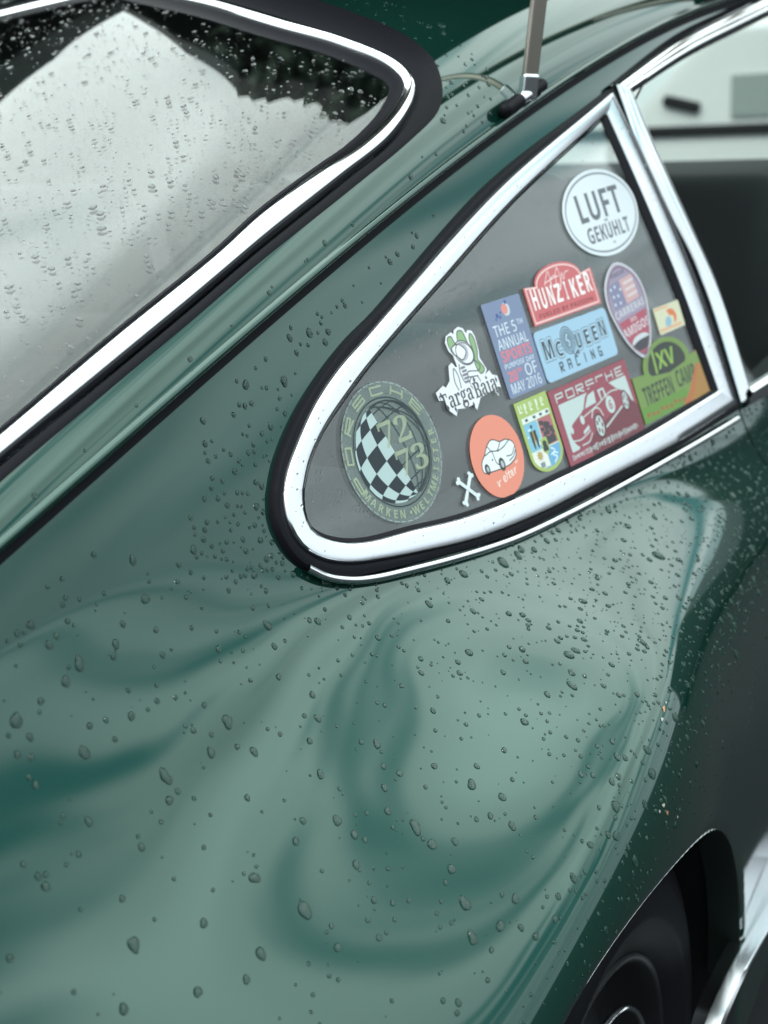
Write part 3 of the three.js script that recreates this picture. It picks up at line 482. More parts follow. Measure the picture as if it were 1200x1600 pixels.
// pale blue plate
sticker('blue_sticker', 'pale blue rounded rectangular sticker with McQUEEN RACING in dark lettering', 0.3508, -0.0182, 135, 50.5, 0, rrect(135, 50.5, 7), (g) => {
  g.fillStyle = '#a3c3dc'; g.fillRect(-80, -40, 160, 80);
  const L = [['M', -51, -5, 26, 20], ['C', -33, -2.5, 20, 12], ['U', 3.5, -3.5, 21, 12.5], ['E', 20, -4, 21, 11.5], ['E', 35.5, -4.5, 21, 11.5], ['N', 51.5, -5, 22, 14]];
  g.strokeStyle = '#283039'; g.lineWidth = 5; for (const [c, x, y, s, w] of L) word(g, c, x, y, s, w, SANS, 'bold', true);
  g.strokeStyle = '#b4d2e8'; g.lineWidth = 3.6; for (const [c, x, y, s, w] of L) word(g, c, x, y, s, w, SANS, 'bold', true);
  g.fillStyle = '#27313b'; for (const [c, x, y, s, w] of L) word(g, c, x, y, s, w);
  g.lineWidth = 1.1; g.strokeStyle = '#3a4550'; for (const r of [13.5, 11]) { g.beginPath(); g.ellipse(-14.5, -7, r * 0.86, r, 0, 0, 7); g.stroke(); } g.fillStyle = '#6b8497'; g.beginPath(); g.ellipse(-14.5, -7, 8, 9.6, 0, 0, 7); g.fill(); g.strokeStyle = '#d8e6f0'; g.lineWidth = 1.3; curve(g, [[-13.5, -13], [-16.5, -8], [-12.5, -5.5], [-14, -1]]); g.stroke();
  g.strokeStyle = '#27313b'; g.lineWidth = 1.4; path(g, [[-12, 5], [-9, 9.5], [-4.5, 6.5]], false); g.stroke(); path(g, [[-5, 8.5], [-1, 8.5], [-3, 5.5]], true); g.stroke();
  g.lineWidth = 1.7; const G = { R: [[0, 9], [0, 0], [5, 0], [5, 4.5], [0, 4.5], [5, 9]], A: [[0, 9], [0, 0], [5, 0], [5, 9], [5, 4.8], [0, 4.8]], C: [[5, 0], [0, 0], [0, 9], [5, 9]], I: [[2.5, 0], [2.5, 9]], N: [[0, 9], [0, 0], [5, 9], [5, 0]], G: [[5, 0], [0, 0], [0, 9], [5, 9], [5, 4.8], [2.6, 4.8]] };
  'RACING'.split('').forEach((c, i) => { path(g, G[c].map(([x, y]) => [x - 40 + i * 14.6, y * 0.95 + 11])); g.stroke(); });
}, 6);
// tall blue-grey event sticker
sticker('event_sticker', 'tall slate-blue sticker announcing the 5th annual Sports Purpose Day in white and coral', 0.2497, 0.0020, 62, 90, 0.0, rrect(62, 90, 2.5), (g) => {
  g.fillStyle = '#7884a4'; g.fillRect(-40, -60, 80, 120);
  g.fillStyle = '#c8d2dc'; g.beginPath(); g.arc(4, -34.5, 6.2, 0, 7); g.fill(); g.fillStyle = '#e58a82'; g.beginPath(); g.arc(2, -35, 5, 0, 7); g.fill(); g.fillStyle = '#2b4a94'; for (const [x, y, r] of [[-12, -31, 2.2], [-8, -29, 1.6], [-15, -28, 1.2], [6, -41, 2], [-6, -33, 1.2]]) { g.beginPath(); g.arc(x, y, r, 0, 7); g.fill(); }
  const W = '#dfe5ee', C = '#e5707a';
  g.fillStyle = W; word(g, 'THE 5', -6, -17, 14.5, 37, SANS, ''); word(g, 'TH', 19.5, -20.5, 7, 10, SANS, '');
  word(g, 'ANNUAL', 0, -4.8, 14, 49, SANS, ''); g.fillStyle = C; word(g, 'SPORTS', 0, 7.2, 14.5, 50); g.fillStyle = W; word(g, 'PURPOSE DAY', 0, 16.2, 6.5, 50, SANS, '');
  g.fillStyle = C; word(g, '20', -16.5, 25.6, 13.5, 15); word(g, 'TH', -4.2, 22.8, 6.5, 8); g.fillStyle = W; word(g, 'OF', 14, 25.6, 15.5, 21, SANS, ''); word(g, 'MAY 2016', 0, 37, 13.5, 51, SANS, '');
}, 7);
// sleeping figure and cactus, cut round its outline
const tb = [[-45, 8], [-33, 4], [-30, 7], [-22, 2], [-20, -4], [-17, -12], [-12, -14], [-9, -9], [-6, -8], [-7, -20], [-11, -25], [-12, -34], [-8, -40], [0, -42], [3, -39], [5, -43], [12, -45], [18, -42], [20, -36], [24, -39], [29, -37], [31, -30], [30, -16], [28, -9], [33, 4], [28, 9], [36, 6], [38, 11], [45, 14], [45, 26], [40, 24], [38, 34], [34, 26], [12, 28], [2, 38], [-2, 32], [-14, 32], [-24, 30], [-28, 36], [-33, 31], [-38, 26], [-36, 18], [-44, 16]].map(([x, y]) => [x, y * 0.9]);
sticker('figure_sticker', 'white cut-out sticker of a dozing figure in a sombrero by a cactus, lettered Targa Baja', 0.1655, -0.0055, 92, 84, 0.0, mm(tb), (g) => {
  g.scale(1, 0.9);
  g.fillStyle = '#ece9f0'; g.fillRect(-60, -60, 120, 120); g.strokeStyle = '#4c4a50'; g.fillStyle = '#8db07a'; g.lineWidth = 1.2;
  for (const P of [[[-9, -33], [-7, -38], [-2, -38], [0, -32], [3, -27], [3, -16], [-5, -20], [-8, -26]], [[6, -36], [9, -41], [15, -40], [17, -33], [17, -20], [6, -20]], [[22, -31], [25, -35], [28, -32], [28, -17], [25, -9], [30, 3], [23, 6], [19, -6], [22, -14]]]) { curve(g, P, true); g.fill(); g.stroke(); }
  g.fillStyle = '#efedf2'; g.beginPath(); g.ellipse(9, -19, 14, 11.5, 0.7, 0, 7); g.fill(); g.stroke(); g.beginPath(); g.ellipse(7, -20, 8, 9, 0.4, 0, 7); g.fillStyle = '#b9b6c0'; g.fill(); g.fillStyle = '#f1eff4'; curve(g, [[-6, -27], [4, -29], [12, -20], [4, -13], [-1, -17], [-5, -21]], true); g.fill(); g.stroke();
  g.setLineDash([1.2, 1.2]); g.beginPath(); g.ellipse(9.5, -18.5, 12.4, 10, 0.7, 0, 7); g.stroke(); g.setLineDash([]);
  curve(g, [[-3, -10], [-5, -2], [-3, 8]]); g.stroke(); curve(g, [[20, -9], [25, -2], [22, 2], [6, 0], [4, 4], [18, 7]]); g.stroke(); curve(g, [[17, 7], [19, 14], [14, 20]]); g.stroke(); curve(g, [[3, 7], [4, 14], [-6, 15]]); g.stroke(); curve(g, [[-14, 14], [-16, 4], [-12, -8], [-9, 0], [-10, 12]]); g.stroke(); curve(g, [[6, 18], [4, 10], [9, 6], [15, 16]]); g.stroke();
  g.fillStyle = '#77747e'; for (let k = 0; k < 5; k++) g.fillRect(-3 + (k % 2), -7 + k * 3.6, 7, 2.4);
  g.save(); g.rotate(-0.02); g.font = 'bold 19px serif'; g.lineWidth = 3.4; g.strokeStyle = '#ece9f0'; g.fillStyle = '#3c3a3e';
  const T = (t, x, y, w) => { g.save(); g.translate(x, y); g.scale(w, 1.15); g.strokeText(t, 0, 0); g.fillText(t, 0, 0); g.restore(); };
  T('Targa', -20, 18.5, 0.84); T('Baja', 22.5, 19.5, 0.84);
  g.fillStyle = '#3c3a3e'; for (const [x, y] of [[-40, 11], [-36, 25], [-27, 29], [-14, 28], [-1, 32], [14, 26], [37, 29], [41, 18], [10, 10]]) path(g, [[x - 1.6, y], [x, y - 3.4], [x + 1.6, y], [x, y + 3.4]], true), g.fill();
  g.restore();
}, 8);
// coral disc with a little white sports car
sticker('round_sticker', 'coral round sticker with a drawing of a white sports car', 0.1751, -0.0854, 76, 76, 0.05, oval(37.7, 37.7), (g) => {
  g.fillStyle = '#ea8a72'; g.fillRect(-40, -40, 80, 80);
  g.fillStyle = '#edf0f4'; g.strokeStyle = '#26282c'; g.lineWidth = 1;
  curve(g, [[-26, 7], [-25, -1], [-17, -7], [-10, -13], [-2, -16], [4, -14], [9, -11], [19, -10], [27, -5], [28, 1], [25, 8], [14, 12], [4, 12], [-14, 10]], true); g.fill(); g.stroke();
  curve(g, [[-17, -6], [-8, -7], [2, -5], [9, -10]]); g.stroke(); curve(g, [[-10, -12], [-7, -7]]); g.stroke(); curve(g, [[-6, -7], [-4, 6], [4, 9]]); g.stroke(); curve(g, [[12, 4], [20, 5], [27, 0]]); g.stroke(); curve(g, [[2, -4], [12, -5], [22, -8]]); g.stroke(); curve(g, [[14, 9], [22, 7], [27, 3]]); g.stroke();
  for (const [x, y, r] of [[-20, 6, 5], [2, 8.5, 6.2]]) { g.fillStyle = '#26282c'; g.beginPath(); g.ellipse(x, y, r * 0.72, r, 0, 0, 7); g.fill(); g.fillStyle = '#b8bcc2'; g.beginPath(); g.ellipse(x + 0.5, y, r * 0.42, r * 0.62, 0, 0, 7); g.fill(); g.stroke(); }
  g.fillStyle = '#26282c'; g.beginPath(); g.arc(-9, 0.5, 1, 0, 7); g.fill();
  g.strokeStyle = '#f8ece6'; g.lineWidth = 0.9;
  for (const s of [[[-13, 20], [-12, 25], [-10, 21], [-8, 20.5]], [[-3, 22], [0, 20.5], [-1, 18.5], [-3, 21], [-2, 24], [1, 23]], [[3, 16], [2.5, 23]], [[7, 16], [6.5, 23], [8, 23]], [[4.8, 18.6], [9.5, 18]], [[10, 21], [13, 19.5], [12, 17.5], [10, 20], [11, 22.5], [14, 21.5]], [[16, 17], [16, 22], [16.5, 19], [19, 17]], [[21, 14], [22, 12.5]], [[23.5, 13.5], [24.5, 12]]]) { curve(g, s); g.stroke(); }
}, 8);
// crossed bones
const bone = (a) => { const L = 12, P = []; const c = Math.cos(a), s = Math.sin(a); const half = (q) => [[q * L * 0.8, -1.7], [q * L, -1.9], [q * (L + 1.2), -3.7], [q * (L + 3.2), -3.4], [q * (L + 4), -1.6], [q * (L + 3), 0], [q * (L + 4), 1.6], [q * (L + 3.2), 3.4], [q * (L + 1.2), 3.7], [q * L, 1.9], [q * L * 0.8, 1.7]]; for (const p of [...half(1), ...half(-1).reverse()]) P.push([p[0] * c - p[1] * s, p[0] * s + p[1] * c]); return mm(new THREE.CatmullRomCurve3(P.map(([x, y]) => V(x, y, 0)), true, 'centripetal').getPoints(90).map((p) => [p.x, p.y])); };
sticker('crossbones_sticker', 'small white sticker of two crossed bones beside the coral disc', 0.1217, -0.1003, 34, 34, 0, [bone(-0.86), bone(0.80)], (g) => { g.fillStyle = '#dfe5e8'; g.fillRect(-20, -20, 40, 40); }, 4);
// narrow town badge
const cb = [[-27, -36], [27, -36], [27, 18]]; for (let i = 1; i < 16; i++) cb.push([27 * Math.cos(i / 16 * Math.PI), 18 + 18 * Math.sin(i / 16 * Math.PI)]); cb.push([-27, 18]);
sticker('badge_sticker', 'narrow lime-edged badge sticker with four coloured quarters and a rounded foot', 0.2478, -0.0840, 54, 72, 0.0, mm(cb), (g) => {
  const r = rng(31); g.fillStyle = '#a8b964'; g.fillRect(-40, -50, 80, 100); g.fillStyle = '#e4e8d8';
  [[-20, 5, 8], [-12, 3, 10], [-3, 4, 9], [7, 2.5, 11], [16, 4, 9]].forEach(([x, w, h]) => { g.fillRect(x - w / 2, -33, 1.6, h); g.fillRect(x - w / 2, -33 + h - 1.6, w, 1.6); g.fillRect(x + w / 2 - 1, -33, 1.4, h * 0.6); });
  g.fillStyle = '#e2e6e2'; g.fillRect(-23, -20, 46, 5.5); g.fillStyle = '#3b4444'; for (const x of [-18, -5, 6, 17]) g.fillRect(x, -18.6, 4.5, 2.6);
  g.fillStyle = '#7fb9d4'; g.fillRect(-23, -14, 22, 27); g.fillStyle = '#dbeaf0'; for (let i = 0; i < 14; i++) g.fillRect(-22 + r() * 20, -13 + r() * 25, 2 + r() * 3, 1 + r() * 2);
  g.fillStyle = '#23302c'; g.beginPath(); g.arc(-12, -10, 1.8, 0, 7); g.fill(); path(g, [[-17, -6], [-7, -6], [-7, 3], [-8, 11], [-10, 11], [-11, 3], [-13, 3], [-14, 11], [-16, 11], [-17, 3]], true); g.fill(); g.fillStyle = '#c9a33c'; g.fillRect(-13, -6, 1.4, 14);
  g.fillStyle = '#b2656a'; g.fillRect(0, -14, 23, 27); g.fillStyle = '#3a3238'; for (let i = 0; i < 26; i++) g.fillRect(1 + r() * 17, -12 + r() * 21, 3 + r() * 4, 2 + r() * 4); g.fillStyle = '#333036'; g.fillRect(3, 6, 18, 6);
  g.fillStyle = '#e8e4da'; g.fillRect(-23, 14, 22, 20); g.fillStyle = '#8a6a2a'; for (let i = 0; i < 10; i++) { g.save(); g.translate(-12, 18.5); g.rotate(i * 0.63); path(g, [[-1.2, 0], [0, 6], [1.2, 0]], true); g.fill(); g.restore(); } g.fillStyle = '#c4a23c'; g.beginPath(); g.arc(-12, 18.5, 2.4, 0, 7); g.fill(); g.fillStyle = '#7c8890'; g.fillRect(-15, 25, 7, 5);
  g.fillStyle = '#6ba6cc'; g.fillRect(0, 14, 26, 24); g.strokeStyle = '#dcecf2'; g.lineWidth = 1.5; curve(g, [[8, 16], [13, 19], [9, 23], [14, 26], [8, 30]]); g.stroke(); curve(g, [[6, 22], [11, 21], [16, 23]]); g.stroke(); g.fillStyle = '#4a92c8'; g.fillRect(-19, 31, 18, 6);
  g.strokeStyle = '#e6ead8'; g.lineWidth = 0.9; path(g, [[-0.5, -14], [-0.5, 36]]); g.stroke(); path(g, [[-23, 13.5], [23, 13.5]]); g.stroke();
  g.fillStyle = '#a8b964'; path(g, [[-5, 4], [6, 4], [6, 16], [0.5, 21], [-5, 16]], true); g.fill(); g.fillStyle = '#1f2a26'; g.beginPath(); g.arc(0.5, 10, 3.4, 0, 7); g.fill(); g.fillRect(-3.5, 12, 8, 5);
  g.strokeStyle = '#a8b964'; g.lineWidth = 7; path(g, cb, true); g.stroke();
}, 8);
// square dark red sticker with a coupe
sticker('car_picture_sticker', 'square dark red sticker with a pale picture of a coupe', 0.3515, -0.0882, 148, 76, 0, rrect(148, 76, 1), (g) => {
  const D = '#964050', P = '#c3cfcd'; g.fillStyle = D; g.fillRect(-80, -50, 160, 100);
  g.fillStyle = P; path(g, [[-64, -22], [66, -22], [68, 8], [58, 8], [50, -2], [-20, 4], [-52, 26], [-64, 26]], true); g.fill();
  g.strokeStyle = P; g.lineWidth = 1.6; const bx = { P: [[0, 10], [0, 0], [12, 0], [12, 5], [0, 5]], O: [[0, 0], [13, 0], [13, 10], [0, 10], [0, 0]], R: [[0, 10], [0, 0], [12, 0], [12, 5], [0, 5], [12, 10]], S: [[13, 0], [0, 0], [0, 5], [13, 5], [13, 10], [0, 10]], C: [[13, 0], [0, 0], [0, 10], [13, 10]], H: [[0, 0], [0, 10], [0, 5], [12, 5], [12, 0], [12, 10]], E: [[13, 0], [0, 0], [0, 10], [13, 10], [0, 10], [0, 5], [11, 5]] };
  'PORSCHE'.split('').forEach((c, i) => { path(g, bx[c].map(([x, y]) => [x - 64 + i * 19, y * 0.75 - 32])); g.stroke(); });
  g.fillStyle = D; curve(g, [[-54, 20], [-58, 10], [-52, 2], [-42, -2], [-26, -8], [-14, -20], [6, -27], [28, -24], [44, -13], [58, -6], [64, 4], [60, 14], [40, 20], [10, 24], [-20, 28], [-44, 26]], true); g.fill();
  g.fillStyle = '#702a36'; path(g, [[-10, 14], [62, 2], [74, 12], [74, 38], [-30, 38], [-36, 28]], true); g.fill();
  g.fillStyle = P; path(g, [[-22, -8], [-11, -19], [2, -21], [0, -9]], true); g.fill(); path(g, [[8, -20], [20, -20], [22, -10], [10, -9]], true); g.fill(); g.fillStyle = D; path(g, [[12, -18], [18, -18], [18, -9], [12, -9]], true); g.fill();
  g.strokeStyle = P; g.lineWidth = 1.3; curve(g, [[-54, 1], [-40, -5], [-24, -9]]); g.stroke(); curve(g, [[-28, -1], [0, -6], [30, -13], [44, -12]]); g.stroke(); curve(g, [[-58, 16], [-44, 18], [-24, 14]]); g.stroke(); curve(g, [[-44, 24], [-30, 23], [-22, 17]]); g.stroke(); g.lineWidth = 2; path(g, [[6, 18], [44, 6]]); g.stroke(); curve(g, [[-15, 3], [-8, -4], [2, -2], [6, 6]]); g.lineWidth = 1.6; g.stroke();
  g.fillStyle = P; for (const [x, y, a, b] of [[-32, 1, 3.5, 4.6], [-54, 6, 2.6, 3.6]]) { g.beginPath(); g.ellipse(x, y, a, b, 0, 0, 7); g.fill(); } path(g, [[-36, 12], [-24, 8], [-24, 12], [-36, 15]], true); g.fill();
  const wheelAt = (x, y, a, b) => { g.fillStyle = '#4a1420'; g.beginPath(); g.ellipse(x, y, a * 1.3, b * 1.22, 0.1, 0, 7); g.fill(); g.fillStyle = P; g.beginPath(); g.ellipse(x, y, a, b, 0.1, 0, 7); g.fill(); g.fillStyle = '#702a36'; for (let i = 0; i < 5; i++) { g.beginPath(); g.ellipse(x + Math.cos(i * 1.257) * a * 0.6, y + Math.sin(i * 1.257) * b * 0.6, a * 0.2, b * 0.26, 0, 0, 7); g.fill(); } };
  wheelAt(-5, 14, 7, 10.5); wheelAt(53, 2, 5, 9); g.fillStyle = P; g.beginPath(); g.ellipse(24, -1, 8, 9, 0, 0, 7); g.fill(); g.fillStyle = D; g.font = 'bold 13px sans-serif'; g.fillText('6', 24, -0.5);
  const r = rng(8); g.fillStyle = P; let x = -66; while (x < 62) { const w = 1.4 + r() * 2.6, h = 3 + r() * 4; g.fillRect(x, 31 - h / 2 + 0.2, w * 0.55, h); if (r() < 0.6) g.fillRect(x, 31 - h / 2, w, 1); if (r() < 0.5) g.fillRect(x, 30.6, w, 1); x += w + 1.1; }
}, 7);
// mauve shield
const sh = new THREE.CatmullRomCurve3([[-34, -33], [-16, -48], [0, -52.5], [16, -48], [34, -33], [40, -14], [36, 8], [24, 34], [8, 50], [0, 53], [-8, 50], [-24, 34], [-36, 8], [-40, -14]].map(([x, y]) => V(x, y, 0)), true, 'centripetal').getPoints(80).map((p) => [p.x, p.y]);
sticker('shield_sticker', 'mauve shield sticker with a pale rim, a flag and the word AMIGOS on red', 0.4655, -0.0058, 82, 107, 0.06, mm(sh), (g) => {
  g.fillStyle = '#9c8ba2'; g.fillRect(-60, -60, 120, 120);
  g.save(); g.rotate(-0.04); g.fillStyle = '#4f4760'; word(g, 'PORSCHE', 0, -41, 6, 30); g.fillStyle = '#837f9e'; g.fillRect(-28, -34, 28, 26); g.fillStyle = '#cfa2a2'; g.fillRect(-2, -34, 28, 26); g.fillStyle = '#d8c6cc'; for (const y of [-30, -23, -16]) g.fillRect(4, y, 22, 3);
  g.fillStyle = '#d6dbe6'; for (const [x, y] of [[-23, -29], [-14, -30], [-22, -21], [-13, -20], [-24, -13], [-13, -12], [-5, -25]]) { g.beginPath(); g.arc(x, y, 1.7, 0, 7); g.fill(); }
  g.fillStyle = '#c9c6cf'; word(g, 'CARRERAS', 0, -1.5, 11, 66); g.fillStyle = '#b04a5e'; path(g, [[-30, 6], [30, 6], [24, 26], [14, 40], [0, 50], [-14, 40], [-24, 26]], true); g.fill();
  g.fillStyle = '#d4ccd2'; word(g, 'DOS', 0, 9, 6, 14); word(g, 'AMIGOS', 0, 19, 13, 58);
  g.fillStyle = '#cfd2d6'; curve(g, [[-20, 34], [-14, 29], [0, 27], [13, 29], [20, 34]], true); g.fill(); g.fillStyle = '#34303a'; curve(g, [[-20, 36], [-8, 33], [8, 33], [20, 35], [14, 42], [-12, 42]], true); g.fill(); g.restore();
  g.strokeStyle = '#7b4a5c'; g.lineWidth = 1.4; path(g, sh.map(([x, y]) => [x * 0.88, y * 0.9]), true); g.stroke(); g.strokeStyle = '#cbc7cf'; g.lineWidth = 5.5; path(g, sh, true); g.stroke();
}, 6);
// small cream square
sticker('square_sticker', 'small cream square sticker with an orange and blue swirl', 0.5395, -0.0280, 58, 29.5, 0, rrect(58, 29.5, 1), (g) => {
  g.fillStyle = '#d9d3b4'; g.fillRect(-40, -30, 80, 60); g.fillStyle = '#e2ad8a'; g.fillRect(-27, 9, 50, 3.4); g.fillRect(-27, -13.5, 30, 2.4);
  g.fillStyle = '#dd7440'; curve(g, [[-2, -8], [12, -7], [16, 2], [8, 8], [9, 0], [2, -2]], true); g.fill(); g.fillStyle = '#8fb4c8'; curve(g, [[-12, 7], [-8, 0], [0, -1], [3, 4], [-3, 9]], true); g.fill();
}, 6);
// green rally plate
const rp = plate(156, 78, 52, -12);
sticker('green_plate_sticker', 'green plate-shaped sticker with XV and TREFFEN CAMP in black, nearest the door', 0.5065, -0.0845, 156, 78, 0, mm(rp), (g) => {
  g.fillStyle = '#728c40'; g.fillRect(-90, -50, 180, 100); g.fillStyle = '#5f8a2c'; path(g, [[-78, 22], [20, 22], [40, 39], [-78, 39]], true); g.fill();
  g.fillStyle = '#1b2418'; g.beginPath(); g.ellipse(0, -9, 42, 25, 0, Math.PI, 0); g.fill(); path(g, [[-42, -9], [42, -9], [38, -5], [0, -1], [-38, -5]], true); g.fill(); g.fillStyle = '#8fb046'; word(g, 'XV', 0, -17, 25, 40); path(g, [[-26, -29], [-22, -31], [-24, -5], [-28, -5]], true); g.fill();
  g.fillStyle = '#1f2c18'; word(g, 'TREFFEN', -33, 12, 27, 66); word(g, 'CAMP', 31, 10, 26, 46);
  g.fillStyle = '#a8762e'; path(g, [[8, 39], [40, 22], [78, -4], [78, 39]], true); g.fill(); g.fillStyle = '#b8632f'; path(g, [[8, 39], [30, 27], [60, 2], [66, 4], [40, 30], [26, 39]], true); g.fill(); g.fillStyle = '#a03c34'; path(g, [[66, -12], [78, -12], [78, 14]], true); g.fill();  // orange and red sweep: a reflection painted into the print
  g.fillStyle = '#9a5a22'; for (let i = 0; i < 9; i++) g.fillRect(-70 + i * 10, 29 + (i % 3), 6, 4);
}, 5);
// clear round sticker with a chequered globe
sticker('globe_sticker', 'clear round sticker with a chequered globe in the rear tip of the window', 0.0461, -0.0447, 119, 119, 0, oval(59.3, 59.3), (g) => {
  g.fillStyle = 'rgba(152,166,160,0.30)'; g.beginPath(); g.arc(0, 0, 59.2, 0, 7); g.fill(); g.strokeStyle = 'rgba(190,200,196,0.35)'; g.lineWidth = 0.8; g.setLineDash([5, 3]); g.beginPath(); g.arc(0, 0, 58.2, 0, 7); g.stroke(); g.setLineDash([]);
  const K = 'rgba(34,46,52,0.9)', Y = 'rgba(165,174,146,0.8)', R = 45.5;
  const sp = (lo, la) => { const x = Math.cos(la) * Math.sin(lo), y = -Math.sin(la), z = Math.cos(la) * Math.cos(lo), t = -0.30, q = 0.42, y1 = y * Math.cos(q) - z * Math.sin(q) * 0.35, x1 = x; return [R * (x1 * Math.cos(t) - y1 * Math.sin(t)), R * (x1 * Math.sin(t) + y1 * Math.cos(t))]; };
  g.save(); g.beginPath(); g.arc(0, 0, R, 0, 7); g.clip(); g.strokeStyle = K; g.lineWidth = 0.9;
  const line = (f) => { g.beginPath(); for (let i = 0; i <= 40; i++) { const [x, y] = f(i / 40); if (i) g.lineTo(x, y); else g.moveTo(x, y); } g.stroke(); };
  for (const lo of [0.35, 0.75, 1.1, 1.35]) line((t) => sp(lo, mix(-1.5, 1.5, t))); for (const la of [-1.2, -0.9, -0.5, 0.5, 0.85, 1.15]) line((t) => sp(mix(-0.1, 1.5, t), la)); line((t) => sp(mix(0.2, 1.5, t), mix(1.2, -0.4, t))); line((t) => sp(mix(0.5, 1.5, t), mix(0.8, -0.9, t)));
  const lo = [-1.57, -1.18, -0.72, -0.28, 0.02], la = [-1.5, -1.25, -0.9, -0.55, -0.18, 0.2, 0.58, 0.95, 1.28, 1.52];
  for (let i = 0; i < 4; i++) for (let j = 0; j < 9; j++) { g.fillStyle = (i + j) % 2 ? 'rgba(190,206,206,0.88)' : K; g.beginPath(); const P = []; for (let s = 0; s <= 6; s++) P.push(sp(mix(lo[i], lo[i + 1], s / 6), la[j])); for (let s = 0; s <= 6; s++) P.push(sp(lo[i + 1], mix(la[j], la[j + 1], s / 6))); for (let s = 0; s <= 6; s++) P.push(sp(mix(lo[i + 1], lo[i], s / 6), la[j + 1])); for (let s = 0; s <= 6; s++) P.push(sp(lo[i], mix(la[j + 1], la[j], s / 6))); path(g, P, true); g.fill(); }
  g.restore(); g.strokeStyle = K; g.lineWidth = 1; g.beginPath(); g.arc(0, 0, R, 0, 7); g.stroke(); g.beginPath(); g.arc(1, 0, R - 3, -1.2, 1.2); g.stroke();
  g.fillStyle = Y; g.save(); g.rotate(0.0); g.font = 'bold 30px serif'; g.save(); g.translate(9, -15); g.scale(1.25, 1); g.fillText('72', 0, 0); g.restore(); g.save(); g.translate(19, 12); g.scale(1.25, 1); g.fillText('73', 0, 0); g.restore(); g.restore();
  g.strokeStyle = Y; g.lineWidth = 1.7; const gl = { P: [[-7, 4], [-7, -4], [7, -4], [7, 0], [-7, 0]], O: [[-7, -4], [7, -4], [7, 4], [-7, 4], [-7, -4]], R: [[-7, 4], [-7, -4], [7, -4], [7, 0], [-7, 0], [7, 4]], S: [[7, -4], [-7, -4], [-7, 0], [7, 0], [7, 4], [-7, 4]], C: [[7, -4], [-7, -4], [-7, 4], [7, 4]], H: [[-7, -4], [-7, 4], [-7, 0], [7, 0], [7, -4], [7, 4]], E: [[7, -4], [-7, -4], [-7, 4], [7, 4], [-7, 4], [-7, 0], [6, 0]] };
  'PORSCHE'.split('').forEach((c, i) => { g.save(); g.rotate(-1.85 + i * 0.475); g.translate(0, -51.6); path(g, gl[c].map(([x, y]) => [x * 0.95, y * 0.78])); g.stroke(); g.restore(); });
  g.fillStyle = Y; const ring = (t, a0, st) => t.split('').forEach((c, i) => { g.save(); g.rotate(a0 - i * st); g.translate(0, 51.8); g.font = 'bold 9.5px sans-serif'; g.fillText(c, 0, 0); g.restore(); });
  ring('MARKEN', 1.08, 0.165); ring('•', 0.06, 0.1); ring('WELTMEISTER', -0.08, 0.155);
}, 8, { transparent: true, roughness: 0.5, clearcoat: 0 });

